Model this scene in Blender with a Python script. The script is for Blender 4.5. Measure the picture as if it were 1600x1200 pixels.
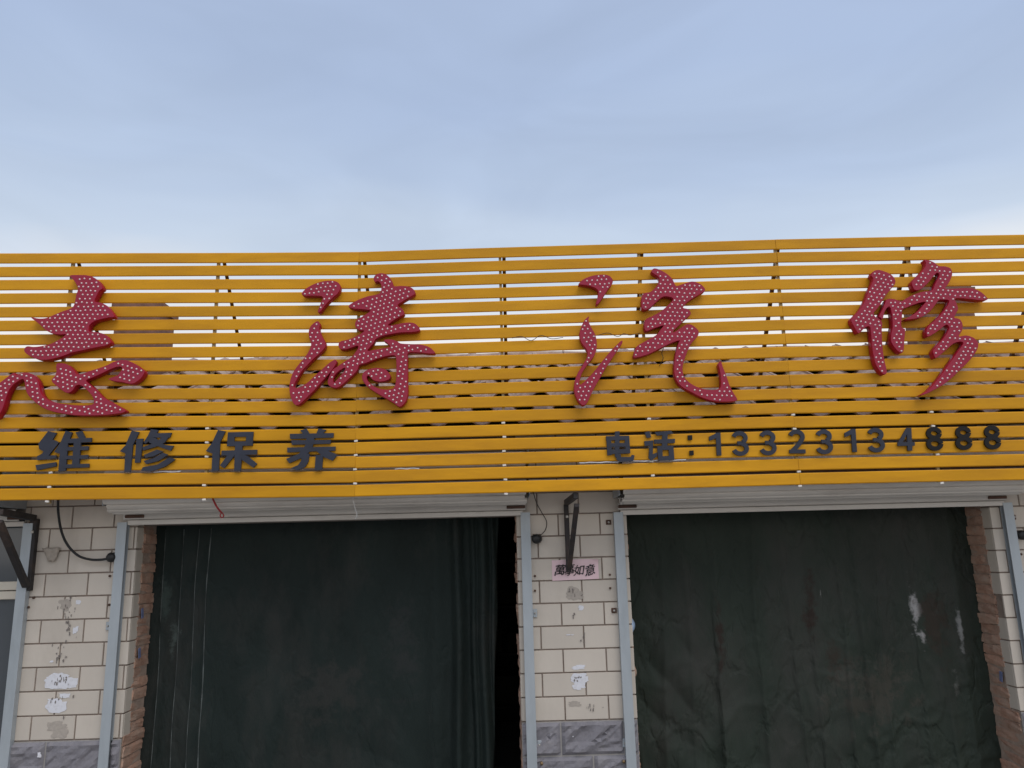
import bpy, bmesh, math, random
import numpy as np
from mathutils import Vector, Matrix, noise

for _o in list(bpy.data.objects):
    bpy.data.objects.remove(_o)
SC = bpy.context.scene
COL = SC.collection
rnd = random.Random(7)
R = math.radians

# ------------------------------------------------------------------ camera
PITCH, ROLL, YAW = R(12.078), R(-1.444), R(0.811)
FPX = 1202.0                     # focal length in photo pixels (1600 wide)
CAMP = Vector((0.0, -5.5, 2.0))
_f = Vector((math.sin(YAW) * math.cos(PITCH), math.cos(YAW) * math.cos(PITCH), math.sin(PITCH)))
_r = Vector((math.cos(YAW), -math.sin(YAW), 0))
_u = _r.cross(_f)
RT = _r * math.cos(ROLL) + _u * math.sin(ROLL)
UP = -_r * math.sin(ROLL) + _u * math.cos(ROLL)
FW = _f
cam = bpy.data.cameras.new('camera')
cam.sensor_width = 36.0
cam.lens = FPX / 1600.0 * 36.0
cam.clip_start = 0.05
cam.clip_end = 3000
camo = bpy.data.objects.new('camera', cam)
COL.objects.link(camo)
camo.matrix_world = Matrix(((RT.x, UP.x, -FW.x, CAMP.x), (RT.y, UP.y, -FW.y, CAMP.y),
                            (RT.z, UP.z, -FW.z, CAMP.z), (0, 0, 0, 1)))
SC.camera = camo


def W(px, py, y=0.0):
    """Where a sight line of the survey photo meets the upright plane at depth y: (x, z)."""
    v = FW + RT * ((px - 800) / FPX) - UP * ((py - 600) / FPX)
    k = (y - CAMP.y) / v.y
    return CAMP.x + v.x * k, CAMP.z + v.z * k


# ------------------------------------------------------------------ world, sun, exposure
wd = bpy.data.worlds.new('World')
SC.world = wd
wd.use_nodes = True
nt = wd.node_tree
nt.nodes.clear()
N = nt.nodes.new
SUN_EL, SUN_AZ = R(57), R(152)       # soft, high, from the street side
sky = N('ShaderNodeTexSky')
sky.sky_type = 'NISHITA'
sky.sun_disc = False
sky.sun_elevation = SUN_EL
sky.sun_rotation = SUN_AZ
sky.dust_density = 3.0
tc = N('ShaderNodeTexCoord')
sep = N('ShaderNodeSeparateXYZ')
nt.links.new(tc.outputs['Generated'], sep.inputs[0])
ramp = N('ShaderNodeValToRGB')
cr = ramp.color_ramp
STOPS = [(0.0, (0.92, 0.89, 0.86)), (0.27, (0.92, 0.90, 0.88)), (0.315, (0.78, 0.82, 0.88)), (0.36, (0.605, 0.705, 0.85)),
         (0.45, (0.485, 0.592, 0.78)), (0.54, (0.43, 0.535, 0.74)), (0.68, (0.42, 0.52, 0.725)), (1.0, (0.44, 0.51, 0.66))]
while len(cr.elements) > 1:
    cr.elements.remove(cr.elements[-1])
cr.elements[0].position = STOPS[0][0]
cr.elements[0].color = STOPS[0][1] + (1,)
for p_, c_ in STOPS[1:]:
    e_ = cr.elements.new(p_)
    e_.color = c_ + (1,)
mp = N('ShaderNodeMapping')
mp.inputs['Scale'].default_value = (1.4, 1.4, 4.5)
mp.inputs['Rotation'].default_value = (0.10, 0.05, 0.0)
nt.links.new(tc.outputs['Generated'], mp.inputs[0])
nz = N('ShaderNodeTexNoise')
nz.inputs['Scale'].default_value = 1.5
nz.inputs['Detail'].default_value = 3.0
nz.inputs['Roughness'].default_value = 0.42
nz.inputs['Distortion'].default_value = 0.5
nt.links.new(mp.outputs[0], nz.inputs['Vector'])
# veils of thin cloud shift the gradient a little up or down
ma = N('ShaderNodeMath')
ma.operation = 'MULTIPLY_ADD'
nt.links.new(nz.outputs['Fac'], ma.inputs[0])
ma.inputs[1].default_value = -0.17
ma.inputs[2].default_value = 0.090
ad = N('ShaderNodeMath')
ad.operation = 'ADD'
nt.links.new(sep.outputs['Z'], ad.inputs[0])
nt.links.new(ma.outputs[0], ad.inputs[1])
nt.links.new(ad.outputs[0], ramp.inputs[0])
sc_ = N('ShaderNodeVectorMath')
sc_.operation = 'SCALE'
sc_.inputs['Scale'].default_value = 0.10
nt.links.new(sky.outputs[0], sc_.inputs[0])
mx = N('ShaderNodeMix')
mx.data_type = 'RGBA'
mx.inputs['Factor'].default_value = 0.94
nt.links.new(sc_.outputs[0], mx.inputs['A'])
nt.links.new(ramp.outputs[0], mx.inputs['B'])
nz2 = N('ShaderNodeTexNoise')
nz2.inputs['Scale'].default_value = 2.4
nz2.inputs['Detail'].default_value = 3.0
nz2.inputs['Roughness'].default_value = 0.55
nz2.inputs['Distortion'].default_value = 0.8
nt.links.new(mp.outputs[0], nz2.inputs['Vector'])
mr2 = N('ShaderNodeMapRange')
mr2.inputs['From Min'].default_value = 0.3
mr2.inputs['From Max'].default_value = 0.7
mr2.inputs['To Min'].default_value = 0.96
mr2.inputs['To Max'].default_value = 1.05
nt.links.new(nz2.outputs['Fac'], mr2.inputs['Value'])
veil = N('ShaderNodeVectorMath')
veil.operation = 'SCALE'
nt.links.new(mx.outputs['Result'], veil.inputs[0])
nt.links.new(mr2.outputs[0], veil.inputs['Scale'])
bg = N('ShaderNodeBackground')
bg.inputs['Strength'].default_value = 1.0
nt.links.new(veil.outputs[0], bg.inputs[0])
wo = N('ShaderNodeOutputWorld')
nt.links.new(bg.outputs[0], wo.inputs[0])

sun = bpy.data.lights.new('sun', 'SUN')
sun.energy = 1.45
sun.angle = R(48)
sun.color = (1.0, 0.95, 0.88)
suno = bpy.data.objects.new('sun', sun)
COL.objects.link(suno)
sd = Vector((math.sin(SUN_AZ) * math.cos(SUN_EL), math.cos(SUN_AZ) * math.cos(SUN_EL), math.sin(SUN_EL)))
suno.rotation_euler = sd.to_track_quat('Z', 'Y').to_euler()
suno.location = sd * 30

SC.view_settings.view_transform = 'Standard'
SC.view_settings.look = 'None'
SC.view_settings.gamma = 1
SC.view_settings.exposure = 0.0


# ------------------------------------------------------------------ materials
def mat(name, col, rough=0.6, metal=0.0, vary=0.12, vscale=6.0, bump=0.0, bscale=40.0, dirt=None, dirt_amt=0.0,
        dscale=3.0, stretch=(1, 1, 1), spec=0.5, per_object=0.0, dirt_lo=0.5, dirt_hi=0.75):
    m = bpy.data.materials.new(name)
    m.use_nodes = True
    t = m.node_tree
    b = t.nodes['Principled BSDF']
    b.inputs['Roughness'].default_value = rough
    b.inputs['Metallic'].default_value = metal
    b.inputs['Specular IOR Level'].default_value = spec
    co = t.nodes.new('ShaderNodeTexCoord')
    ge = t.nodes.new('ShaderNodeNewGeometry')
    mpn = t.nodes.new('ShaderNodeMapping')
    mpn.inputs['Scale'].default_value = stretch
    t.links.new(ge.outputs['Position'], mpn.inputs[0])
    n1 = t.nodes.new('ShaderNodeTexNoise')
    n1.inputs['Scale'].default_value = vscale
    n1.inputs['Detail'].default_value = 5
    n1.inputs['Roughness'].default_value = 0.6
    t.links.new(mpn.outputs[0], n1.inputs['Vector'])
    mr = t.nodes.new('ShaderNodeMapRange')
    mr.inputs['From Min'].default_value = 0.25
    mr.inputs['From Max'].default_value = 0.75
    mr.inputs['To Min'].default_value = 1 - vary
    mr.inputs['To Max'].default_value = 1 + vary
    t.links.new(n1.outputs['Fac'], mr.inputs['Value'])
    val = mr.outputs[0]
    if per_object:
        oi = t.nodes.new('ShaderNodeObjectInfo')
        m2 = t.nodes.new('ShaderNodeMapRange')
        m2.inputs['To Min'].default_value = 1 - per_object
        m2.inputs['To Max'].default_value = 1 + per_object
        t.links.new(oi.outputs['Random'], m2.inputs['Value'])
        mm = t.nodes.new('ShaderNodeMath')
        mm.operation = 'MULTIPLY'
        t.links.new(val, mm.inputs[0])
        t.links.new(m2.outputs[0], mm.inputs[1])
        val = mm.outputs[0]
    vm = t.nodes.new('ShaderNodeVectorMath')
    vm.operation = 'SCALE'
    vm.inputs[0].default_value = col
    t.links.new(val, vm.inputs['Scale'])
    out = vm.outputs[0]
    if dirt:
        n2 = t.nodes.new('ShaderNodeTexNoise')
        n2.inputs['Scale'].default_value = dscale
        n2.inputs['Detail'].default_value = 6
        n2.inputs['Roughness'].default_value = 0.68
        t.links.new(mpn.outputs[0], n2.inputs['Vector'])
        m3 = t.nodes.new('ShaderNodeMapRange')
        m3.inputs['From Min'].default_value = dirt_lo
        m3.inputs['From Max'].default_value = dirt_hi
        m3.inputs['To Max'].default_value = dirt_amt
        t.links.new(n2.outputs['Fac'], m3.inputs['Value'])
        mxn = t.nodes.new('ShaderNodeMix')
        mxn.data_type = 'RGBA'
        t.links.new(m3.outputs[0], mxn.inputs['Factor'])
        t.links.new(out, mxn.inputs['A'])
        mxn.inputs['B'].default_value = tuple(dirt) + (1,)
        out = mxn.outputs['Result']
    t.links.new(out, b.inputs['Base Color'])
    if bump:
        n3 = t.nodes.new('ShaderNodeTexNoise')
        n3.inputs['Scale'].default_value = bscale
        n3.inputs['Detail'].default_value = 6
        t.links.new(mpn.outputs[0], n3.inputs['Vector'])
        bp = t.nodes.new('ShaderNodeBump')
        bp.inputs['Strength'].default_value = bump
        bp.inputs['Distance'].default_value = 0.01
        t.links.new(n3.outputs['Fac'], bp.inputs['Height'])
        t.links.new(bp.outputs[0], b.inputs['Normal'])
    return m


M = {}
M['yellow'] = mat('yellow_paint', (0.68, 0.320, 0.010), 0.48, 0, 0.13, 1.5, 0.06, 9, (0.46, 0.195, 0.014), 0.55, 1.2,
                  (1, 1, 5), per_object=0.07, spec=0.20, dirt_lo=0.45, dirt_hi=0.7)
M['red_face'] = mat('red_acrylic', (0.345, 0.024, 0.054), 0.38, 0, 0.08, 4, 0, 1, (0.30, 0.04, 0.06), 0.4, 6, spec=0.25)
M['red_side'] = mat('red_return', (0.35, 0.006, 0.026), 0.40, 0, 0.08, 6, spec=0.25)
M['led'] = mat('led_lens', (0.85, 0.72, 0.70), 0.25, 0, 0.05, 30)
M['char'] = mat('slate_letter', (0.044, 0.048, 0.066), 0.5, 0, 0.15, 8, spec=0.18)
M['black_char'] = mat('black_letter', (0.014, 0.013, 0.014), 0.5, 0, 0.12, 8, spec=0.2)
M['tile'] = mat('cream_tile', (0.60, 0.535, 0.46), 0.42, 0, 0.05, 5, 0.05, 60, (0.34, 0.29, 0.23), 0.40, 2.8, (1, 1, 0.5),
                per_object=0.06, dirt_lo=0.52, dirt_hi=0.85)
M['grout'] = mat('brown_grout', (0.26, 0.205, 0.17), 0.9, 0, 0.25, 20, 0.3, 90)
M['stone'] = mat('grey_stone', (0.215, 0.205, 0.225), 0.75, 0, 0.16, 14, 0.35, 60, (0.30, 0.28, 0.28), 0.5, 9,
                 per_object=0.05)
M['stone_joint'] = mat('pale_mortar', (0.36, 0.34, 0.32), 0.9, 0, 0.15, 20, 0.2, 80)
M['brick'] = mat('old_brick', (0.44, 0.255, 0.18), 0.95, 0, 0.25, 18, 0.6, 70, (0.38, 0.31, 0.25), 0.75, 9,
                 per_object=0.14, dirt_lo=0.42, dirt_hi=0.7)
M['mortar'] = mat('rough_mortar', (0.36, 0.27, 0.215), 0.95, 0, 0.25, 20, 0.6, 60)
M['plaster'] = mat('grey_plaster', (0.30, 0.26, 0.23), 0.9, 0, 0.15, 4, 0.2, 30)
M['inside'] = mat('dark_room_wall', (0.03, 0.03, 0.032), 0.9, 0, 0.3, 3)  # near-black: the unlit room's darkness is put into the wall colour
M['galv'] = mat('galvanised_steel', (0.43, 0.47, 0.50), 0.5, 0.35, 0.10, 9, 0.03, 30, (0.28, 0.31, 0.33), 0.5, 5,
                (1, 1, 0.25))
M['shutter'] = mat('off_white_shutter', (0.70, 0.655, 0.60), 0.5, 0, 0.06, 4, 0, 1, (0.36, 0.31, 0.27), 0.55, 2.2,
                   (0.5, 1, 3))
M['rust'] = mat('rusty_iron', (0.12, 0.065, 0.045), 0.85, 0.1, 0.35, 14, 0.3, 50, (0.05, 0.035, 0.03), 0.8, 10)
M['iron'] = mat('dark_iron', (0.028, 0.024, 0.024), 0.6, 0.1, 0.3, 10, 0.2, 40, (0.11, 0.065, 0.045), 0.6, 7, dirt_lo=0.5,
                dirt_hi=0.7)
M['black'] = mat('black_rubber', (0.012, 0.012, 0.013), 0.45, 0, 0.1, 10)
M['bolt'] = mat('zinc_bolt', (0.5, 0.48, 0.44), 0.4, 0.7, 0.2, 30)
M['brass'] = mat('rusted_bolt', (0.25, 0.17, 0.09), 0.5, 0.5, 0.2, 30)
M['pink'] = mat('pink_paper', (0.80, 0.58, 0.61), 0.8, 0, 0.06, 8)
M['ink'] = mat('black_ink', (0.02, 0.02, 0.022), 0.7, 0, 0.2, 20)
M['paper'] = mat('white_paper', (0.74, 0.74, 0.78), 0.85, 0, 0.06, 25, 0, 1, (0.45, 0.42, 0.40), 0.5, 30)
M['old_ink'] = mat('faded_ink', (0.20, 0.175, 0.16), 0.85, 0, 0.3, 60)
M['glue'] = mat('glue_stain', (0.42, 0.37, 0.32), 0.7, 0, 0.15, 50)
M['post'] = mat('ochre_tube', (0.36, 0.26, 0.12), 0.5, 0, 0.1, 10)
M['clip'] = mat('lit_post_white', (0.78, 0.74, 0.68), 0.5, 0, 0.1, 20)  # white of front-lit uprights, put into the colour of added blocks
M['roof_tile'] = mat('clay_roof_tile', (0.30, 0.20, 0.155), 0.85, 0, 0.3, 9, 0.4, 40, (0.58, 0.47, 0.40), 0.75, 7,
                     per_object=0.2, dirt_lo=0.42, dirt_hi=0.7)
M['roof_under'] = mat('roof_boards', (0.05, 0.035, 0.03), 0.95, 0, 0.3, 5)
M['chimney'] = mat('chimney_brick', (0.20, 0.11, 0.085), 0.95, 0, 0.3, 12, 0.4, 30)
M['ground'] = mat('concrete_ground', (0.27, 0.26, 0.24), 0.92, 0, 0.2, 0.6, 0.3, 20, (0.18, 0.17, 0.155), 0.7, 0.35)
M['redcloth'] = mat('red_webbing', (0.40, 0.03, 0.035), 0.8, 0, 0.15, 30)
M['string'] = mat('white_string', (0.72, 0.70, 0.68), 0.8, 0, 0.1, 30)
M['plastic'] = mat('dusty_plastic', (0.42, 0.36, 0.30), 0.5, 0, 0.2, 25, 0.4, 40)
M['pvc'] = mat('cream_window_frame', (0.66, 0.60, 0.50), 0.45, 0, 0.05, 6)
M['blue'] = mat('blue_paint', (0.14, 0.17, 0.30), 0.7, 0, 0.2, 40)
M['wire'] = mat('thin_wire', (0.03, 0.025, 0.02), 0.6, 0, 0.1, 10)
M['box'] = mat('cardboard', (0.05, 0.042, 0.035), 0.9, 0, 0.15, 8)  # cardboard darkened so its colour carries the gloom of the room
M['blueplastic'] = mat('pale_blue_plastic', (0.42, 0.55, 0.75), 0.4, 0, 0.15, 20)


def glass_mat():
    m = bpy.data.materials.new('grey_window_glass')
    m.use_nodes = True
    b = m.node_tree.nodes['Principled BSDF']
    b.inputs['Base Color'].default_value = (0.075, 0.085, 0.095, 1)
    b.inputs['Roughness'].default_value = 0.08
    b.inputs['Specular IOR Level'].default_value = 0.8
    return m


M['glass'] = glass_mat()


def tarp_mat(name, base, spots, crumple=0.4):
    """dark green tarpaulin: woven relief, dust, rust-brown and pale paint stains with shapes of their own"""
    m = mat(name, base, 0.7, 0, 0.28, 2.2, 0.25, 130, (0.052, 0.048, 0.044), 0.7, 1.6, (1, 1, 0.45), spec=0.22,
            dirt_lo=0.48, dirt_hi=0.74)
    t = m.node_tree
    b = t.nodes['Principled BSDF']
    src = b.inputs['Base Color'].links[0].from_socket
    ge = t.nodes.new('ShaderNodeNewGeometry')
    nn = t.nodes.new('ShaderNodeTexNoise')
    nn.inputs['Scale'].default_value = 9
    nn.inputs['Detail'].default_value = 7
    nn.inputs['Roughness'].default_value = 0.72
    t.links.new(ge.outputs['Position'], nn.inputs['Vector'])
    for (x, z, rx, rz, col, amt) in spots:
        sb = t.nodes.new('ShaderNodeVectorMath')
        sb.operation = 'SUBTRACT'
        t.links.new(ge.outputs['Position'], sb.inputs[0])
        sb.inputs[1].default_value = (x, 0.29, z)
        ml = t.nodes.new('ShaderNodeVectorMath')
        ml.operation = 'MULTIPLY'
        t.links.new(sb.outputs[0], ml.inputs[0])
        ml.inputs[1].default_value = (1 / rx, 0, 1 / rz)
        ln = t.nodes.new('ShaderNodeVectorMath')
        ln.operation = 'LENGTH'
        t.links.new(ml.outputs[0], ln.inputs[0])
        a1 = t.nodes.new('ShaderNodeMath')
        a1.operation = 'MULTIPLY_ADD'
        t.links.new(nn.outputs['Fac'], a1.inputs[0])
        a1.inputs[1].default_value = 3.2
        t.links.new(ln.outputs['Value'], a1.inputs[2])
        mr = t.nodes.new('ShaderNodeMapRange')
        mr.inputs['From Min'].default_value = 2.25
        mr.inputs['From Max'].default_value = 1.75
        mr.inputs['To Min'].default_value = 0
        mr.inputs['To Max'].default_value = amt
        t.links.new(a1.outputs[0], mr.inputs['Value'])
        mxn = t.nodes.new('ShaderNodeMix')
        mxn.data_type = 'RGBA'
        t.links.new(mr.outputs[0], mxn.inputs['Factor'])
        t.links.new(src, mxn.inputs['A'])
        mxn.inputs['B'].default_value = col + (1,)
        src = mxn.outputs['Result']
    t.links.new(src, b.inputs['Base Color'])
    # crisp crumple lines of stiff cloth
    mpw = t.nodes.new('ShaderNodeMapping')
    mpw.inputs['Scale'].default_value = (1.0, 1.0, 0.55)
    mpw.inputs['Rotation'].default_value = (0, 0.35, 0)
    t.links.new(ge.outputs['Position'], mpw.inputs[0])
    wn = t.nodes.new('ShaderNodeTexNoise')
    wn.inputs['Scale'].default_value = 3.4
    wn.inputs['Detail'].default_value = 4
    wn.inputs['Roughness'].default_value = 0.5
    wn.inputs['Distortion'].default_value = 0.25
    t.links.new(mpw.outputs[0], wn.inputs['Vector'])
    w1 = t.nodes.new('ShaderNodeMath')
    w1.operation = 'SUBTRACT'
    t.links.new(wn.outputs['Fac'], w1.inputs[0])
    w1.inputs[1].default_value = 0.5
    w2 = t.nodes.new('ShaderNodeMath')
    w2.operation = 'ABSOLUTE'
    t.links.new(w1.outputs[0], w2.inputs[0])
    w3 = t.nodes.new('ShaderNodeMapRange')
    w3.interpolation_type = 'SMOOTHSTEP'
    w3.inputs['From Max'].default_value = 0.05
    t.links.new(w2.outputs[0], w3.inputs['Value'])
    wb = t.nodes.new('ShaderNodeBump')
    wb.inputs['Strength'].default_value = crumple
    wb.inputs['Distance'].default_value = 0.018
    t.links.new(w3.outputs[0], wb.inputs['Height'])
    old = b.inputs['Normal'].links[0].from_socket
    t.links.new(old, wb.inputs['Normal'])
    t.links.new(wb.outputs[0], b.inputs['Normal'])
    return m


# ------------------------------------------------------------------ object helpers
def link(name, me, material=None, parent=None, loc=None, rot=None):
    o = bpy.data.objects.new(name, me)
    COL.objects.link(o)
    if material is not None and me is not None and len(me.materials) == 0:
        me.materials.append(material)
    if parent is not None:
        o.parent = parent
    if loc is not None:
        o.location = loc
    if rot is not None:
        o.rotation_euler = rot
    return o


def thing(name, label, cat, loc=(0, 0, 0), group=None):
    o = link(name, None, loc=loc)
    o.empty_display_size = 0.1
    tag(o, label, cat, group)
    ORG[o.name] = Vector(loc)
    return o


ORG = {}


def tag(o, label, cat, group=None):
    o['label'] = label
    o['category'] = cat
    if group:
        o['group'] = group
    return o


def part(name, me, material, parent, loc=(0, 0, 0), rot=None, kind=None):
    """loc is in world space; parents are never rotated, so subtract their origins"""
    base = Vector((0, 0, 0))
    p = parent
    while p is not None:
        base += Vector(p.location)
        p = p.parent
    o = link(name, me, material, parent, Vector(loc) - base, rot)
    if kind:
        o['kind'] = kind
    return o


def mesh_from(name, verts, faces, smooth=False):
    me = bpy.data.meshes.new(name)
    me.from_pydata([tuple(v) for v in verts], [], faces)
    me.update()
    if smooth:
        me.polygons.foreach_set('use_smooth', [True] * len(me.polygons))
    return me


_boxes = {}


def box(sx, sy, sz, bev=0.003, material=None):
    """bevelled box, centred; shared between alike pieces"""
    key = (round(sx, 4), round(sy, 4), round(sz, 4), bev, material.name if material else None)
    if key in _boxes:
        return _boxes[key]
    bm = bmesh.new()
    bmesh.ops.create_cube(bm, size=1)
    bmesh.ops.scale(bm, vec=(sx, sy, sz), verts=bm.verts)
    if bev:
        bmesh.ops.bevel(bm, geom=list(bm.edges), offset=bev, segments=1, affect='EDGES', profile=0.5)
    me = bpy.data.meshes.new('box')
    bm.to_mesh(me)
    bm.free()
    if material:
        me.materials.append(material)
    _boxes[key] = me
    return me


def pbox(name, x0, x1, y0, y1, z0, z1, material, parent, bev=0.003):
    return part(name, box(x1 - x0, y1 - y0, z1 - z0, bev, material), material, parent,
                ((x0 + x1) / 2, (y0 + y1) / 2, (z0 + z1) / 2))


def catmull(pts, n=6, closed=False):
    pts = [Vector(p) for p in pts]
    out = []
    L = len(pts)
    rng = range(L if closed else L - 1)
    for i in rng:
        if closed:
            p0, p1, p2, p3 = pts[(i - 1) % L], pts[i], pts[(i + 1) % L], pts[(i + 2) % L]
        else:
            p0, p1, p2, p3 = pts[max(i - 1, 0)], pts[i], pts[i + 1], pts[min(i + 2, L - 1)]
        for k in range(n):
            t = k / n
            out.append(0.5 * ((2 * p1) + (p2 - p0) * t + (2 * p0 - 5 * p1 + 4 * p2 - p3) * t * t +
                              (3 * p1 - p0 - 3 * p2 + p3) * t ** 3))
    if not closed:
        out.append(pts[-1])
    return out


def tube(pts, r, sides=8):
    pts = [Vector(p) for p in pts]
    vs, fs = [], []
    prev = None
    for i, p in enumerate(pts):
        d = (pts[min(i + 1, len(pts) - 1)] - pts[max(i - 1, 0)]).normalized()
        if prev is None:
            a = d.orthogonal().normalized()
        else:
            a = (prev - d * prev.dot(d)).normalized()
        prev = a
        b = d.cross(a)
        rr = r[i] if isinstance(r, (list, tuple)) else r
        for k in range(sides):
            t = 2 * math.pi * k / sides
            vs.append(p + (a * math.cos(t) + b * math.sin(t)) * rr)
    n = len(pts)
    for i in range(n - 1):
        for k in range(sides):
            k2 = (k + 1) % sides
            fs.append((i * sides + k, i * sides + k2, (i + 1) * sides + k2, (i + 1) * sides + k))
    fs.append(tuple(reversed(range(sides))))
    fs.append(tuple((n - 1) * sides + k for k in range(sides)))
    me = mesh_from('tube', vs, fs, True)
    return me


def bar(p, q, w, h, bev=0.002, angle=False):
    """square (or angle-iron) bar from p to q as world-space mesh"""
    p, q = Vector(p), Vector(q)
    d = (q - p)
    L = d.length
    d.normalize()
    side = d.cross(Vector((0, 1, 0.001)))
    if side.length < 0.2:
        side = d.cross(Vector((0, 0, 1)))
    side.normalize()
    up = side.cross(d).normalized()
    bm = bmesh.new()
    if angle:
        t = 0.005
        prof = [(-w / 2, -h / 2), (w / 2, -h / 2), (w / 2, -h / 2 + t), (-w / 2 + t, -h / 2 + t), (-w / 2 + t, h / 2), (-w / 2, h / 2)]
    else:
        prof = [(-w / 2, -h / 2), (w / 2, -h / 2), (w / 2, h / 2), (-w / 2, h / 2)]
    a = [bm.verts.new(p + side * x + up * y) for x, y in prof]
    b = [bm.verts.new(q + side * x + up * y) for x, y in prof]
    n = len(prof)
    for i in range(n):
        bm.faces.new((a[i], a[(i + 1) % n], b[(i + 1) % n], b[i]))
    bm.faces.new(list(reversed(a)))
    bm.faces.new(b)
    bmesh.ops.recalc_face_normals(bm, faces=bm.faces)
    if bev and not angle:
        bmesh.ops.bevel(bm, geom=list(bm.edges), offset=bev, segments=1, affect='EDGES')
    me = bpy.data.meshes.new('bar')
    bm.to_mesh(me)
    bm.free()
    return me


# ================================================================== SETTING
gnd = link('ground', mesh_from('ground', [(-700, -700, 0), (700, -700, 0), (700, 700, 0), (-700, 700, 0)], [(0, 1, 2, 3)]), M['ground'])
gnd['kind'] = 'structure'

# ---- the building -------------------------------------------------
XL = -2.568        # left door, left corner
XM0, XM1 = 0.084, 0.862   # pier between the doors
XR = 3.448         # right door, right corner
XB = -3.36         # end of the left pier
XE = 5.6
WT = 0.30          # wall thickness
ZD = 2.23          # top of the door openings
bld = thing('shop_building', 'single-storey shop with cream wall tiles, grey stone skirting and clay-tiled roof', 'building', (0, 0, 0))

TILE_D = 0.008
TP_X = 0.2935
JOINT = 0.0092


def tile_pier(x0, x1, zskirt, row, jx, jrow, ztop, label=None, hide=()):
    """core + running-bond tiles on its face; jx: x of a joint in row number jrow"""
    pier = pbox('wall_pier', x0 + TILE_D, x1 - TILE_D, TILE_D, WT, 0, ztop, M['grout'], bld, 0)
    k = 0
    z = zskirt
    while z < ztop - 0.02:
        off = jx + (0 if (k - jrow) % 2 == 0 else TP_X / 2)
        z1 = min(z + row, ztop)
        n0 = math.floor((x0 - off) / TP_X)
        x = off + n0 * TP_X
        while x < x1:
            a, b = max(x, x0), min(x + TP_X, x1)
            if b - a > 0.02:
                la = JOINT / 2 if a > x0 else 0
                lb = JOINT / 2 if b < x1 else 0
                w, h = b - a - la - lb, z1 - z - JOINT
                cx, cz = (a + la + b - lb) / 2, (z + z1) / 2
                part('wall_tile', box(w, 0.016, h, 0.0022, M['tile']), None, pier,
                     (cx, TILE_D + rnd.uniform(-0.0009, 0.0009), cz),
                     (rnd.uniform(-.004, .004), rnd.uniform(-.0015, .0015), rnd.uniform(-.003, .003)))
            x += TP_X
        z = z1
        k += 1
    return pier


def skirting(pier, x0, x1, zskirt, jx):
    """rows of rough split-face stone below the tiles"""
    h, w = 0.212, 0.42
    z1 = zskirt - 0.004
    k = 0
    while z1 > 0.02:
        z0 = max(z1 - h, 0.0)
        off = jx + (0 if k % 2 == 0 else w / 2)
        x = off + math.floor((x0 - off) / w) * w
        while x < x1:
            a, b = max(x, x0), min(x + w, x1)
            if b - a > 0.03:
                nx, nz = max(5, int((b - a) / 0.022)), 10
                vs, fs = [], []
                sd_ = Vector((rnd.uniform(0, 50), rnd.uniform(0, 50), rnd.uniform(0, 50)))
                for j in range(nz + 1):
                    for i in range(nx + 1):
                        u, v = i / nx, j / nz
                        X = a + 0.005 + (b - a - 0.01) * u
                        Z = z0 + 0.005 + (z1 - z0 - 0.01) * v
                        edge = min(u * (b - a), (1 - u) * (b - a), v * h, (1 - v) * h)
                        e = min(1, edge / 0.02)
                        q = Vector((X * 7 + Z * 6, Z * 26 - X * 14, 0)) + sd_
                        q = q + Vector((noise.noise(q * 0.5), noise.noise(q * 0.5 + Vector((9, 4, 2))), 0)) * 1.6
                        rdg = 1 - abs(noise.noise(q * 0.62)) * 2.6
                        dsp = 0.012 + 0.015 * rdg + 0.007 * noise.noise(q * 1.7)
                        vs.append((X, -0.006 - max(0, dsp) * e, Z))
                for j in range(nz):
                    for i in range(nx):
                        p = j * (nx + 1) + i
                        fs.append((p, p + 1, p + nx + 2, p + nx + 1))
                # rim back into the mortar
                rim = [i for i in range(nx + 1)] + [j * (nx + 1) + nx for j in range(1, nz + 1)] + \
                      [nz * (nx + 1) + i for i in range(nx - 1, -1, -1)] + [j * (nx + 1) for j in range(nz - 1, 0, -1)]
                b0 = len(vs)
                for r_ in rim:
                    vs.append((vs[r_][0], 0.012, vs[r_][2]))
                for i in range(len(rim)):
                    j = (i + 1) % len(rim)
                    fs.append((rim[j], rim[i], b0 + i, b0 + j))
                part('skirting_stone', mesh_from('stone', vs, fs), M['stone'], pier)
            x += w
        z1 = z0
        k += 1
    part('skirting_mortar', box(x1 - x0 - 0.004, 0.012, zskirt - 0.004, 0, M['stone_joint']), None, pier,
         ((x0 + x1) / 2, 0.003, zskirt / 2 - 0.002))


ZTOP = 2.80
pierL = tile_pier(XB, XL, 0.834, 0.1535, -2.882, 8, ZTOP)
pierM = tile_pier(XM0, XM1, 0.866, 0.1517, 0.379, 8, ZTOP)
pierR = tile_pier(XR, XE, 0.842, 0.1517, 3.52, 8, ZTOP)
skirting(pierL, XB, XL, 0.834, -3.06)
skirting(pierM, XM0, XM1, 0.866, 0.345)
skirting(pierR, XR, XE, 0.842, 3.7)


# tile returns and bare brick in the door reveals
def rough_brick(seed, L, D, H):
    rr = random.Random(seed)
    nx, ny, nz = 2, 4, 2
    bm = bmesh.new()
    bmesh.ops.create_cube(bm, size=1)
    bmesh.ops.subdivide_edges(bm, edges=list(bm.edges), cuts=2, use_grid_fill=True)
    for v in bm.verts:
        s = 1.0 - 0.10 * (sum(abs(c) > 0.49 for c in v.co) >= 2)
        v.co = Vector((v.co.x * s * L + rr.uniform(-.005, .005), v.co.y * D + rr.uniform(-.006, .006), v.co.z * s * H + rr.uniform(-.003, .003)))
    me = bpy.data.meshes.new('brick')
    bm.to_mesh(me)
    bm.free()
    me.materials.append(M['brick'])
    return me


brick_meshes = [rough_brick(i, 0.10, 0.195, 0.062) for i in range(7)]


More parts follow.
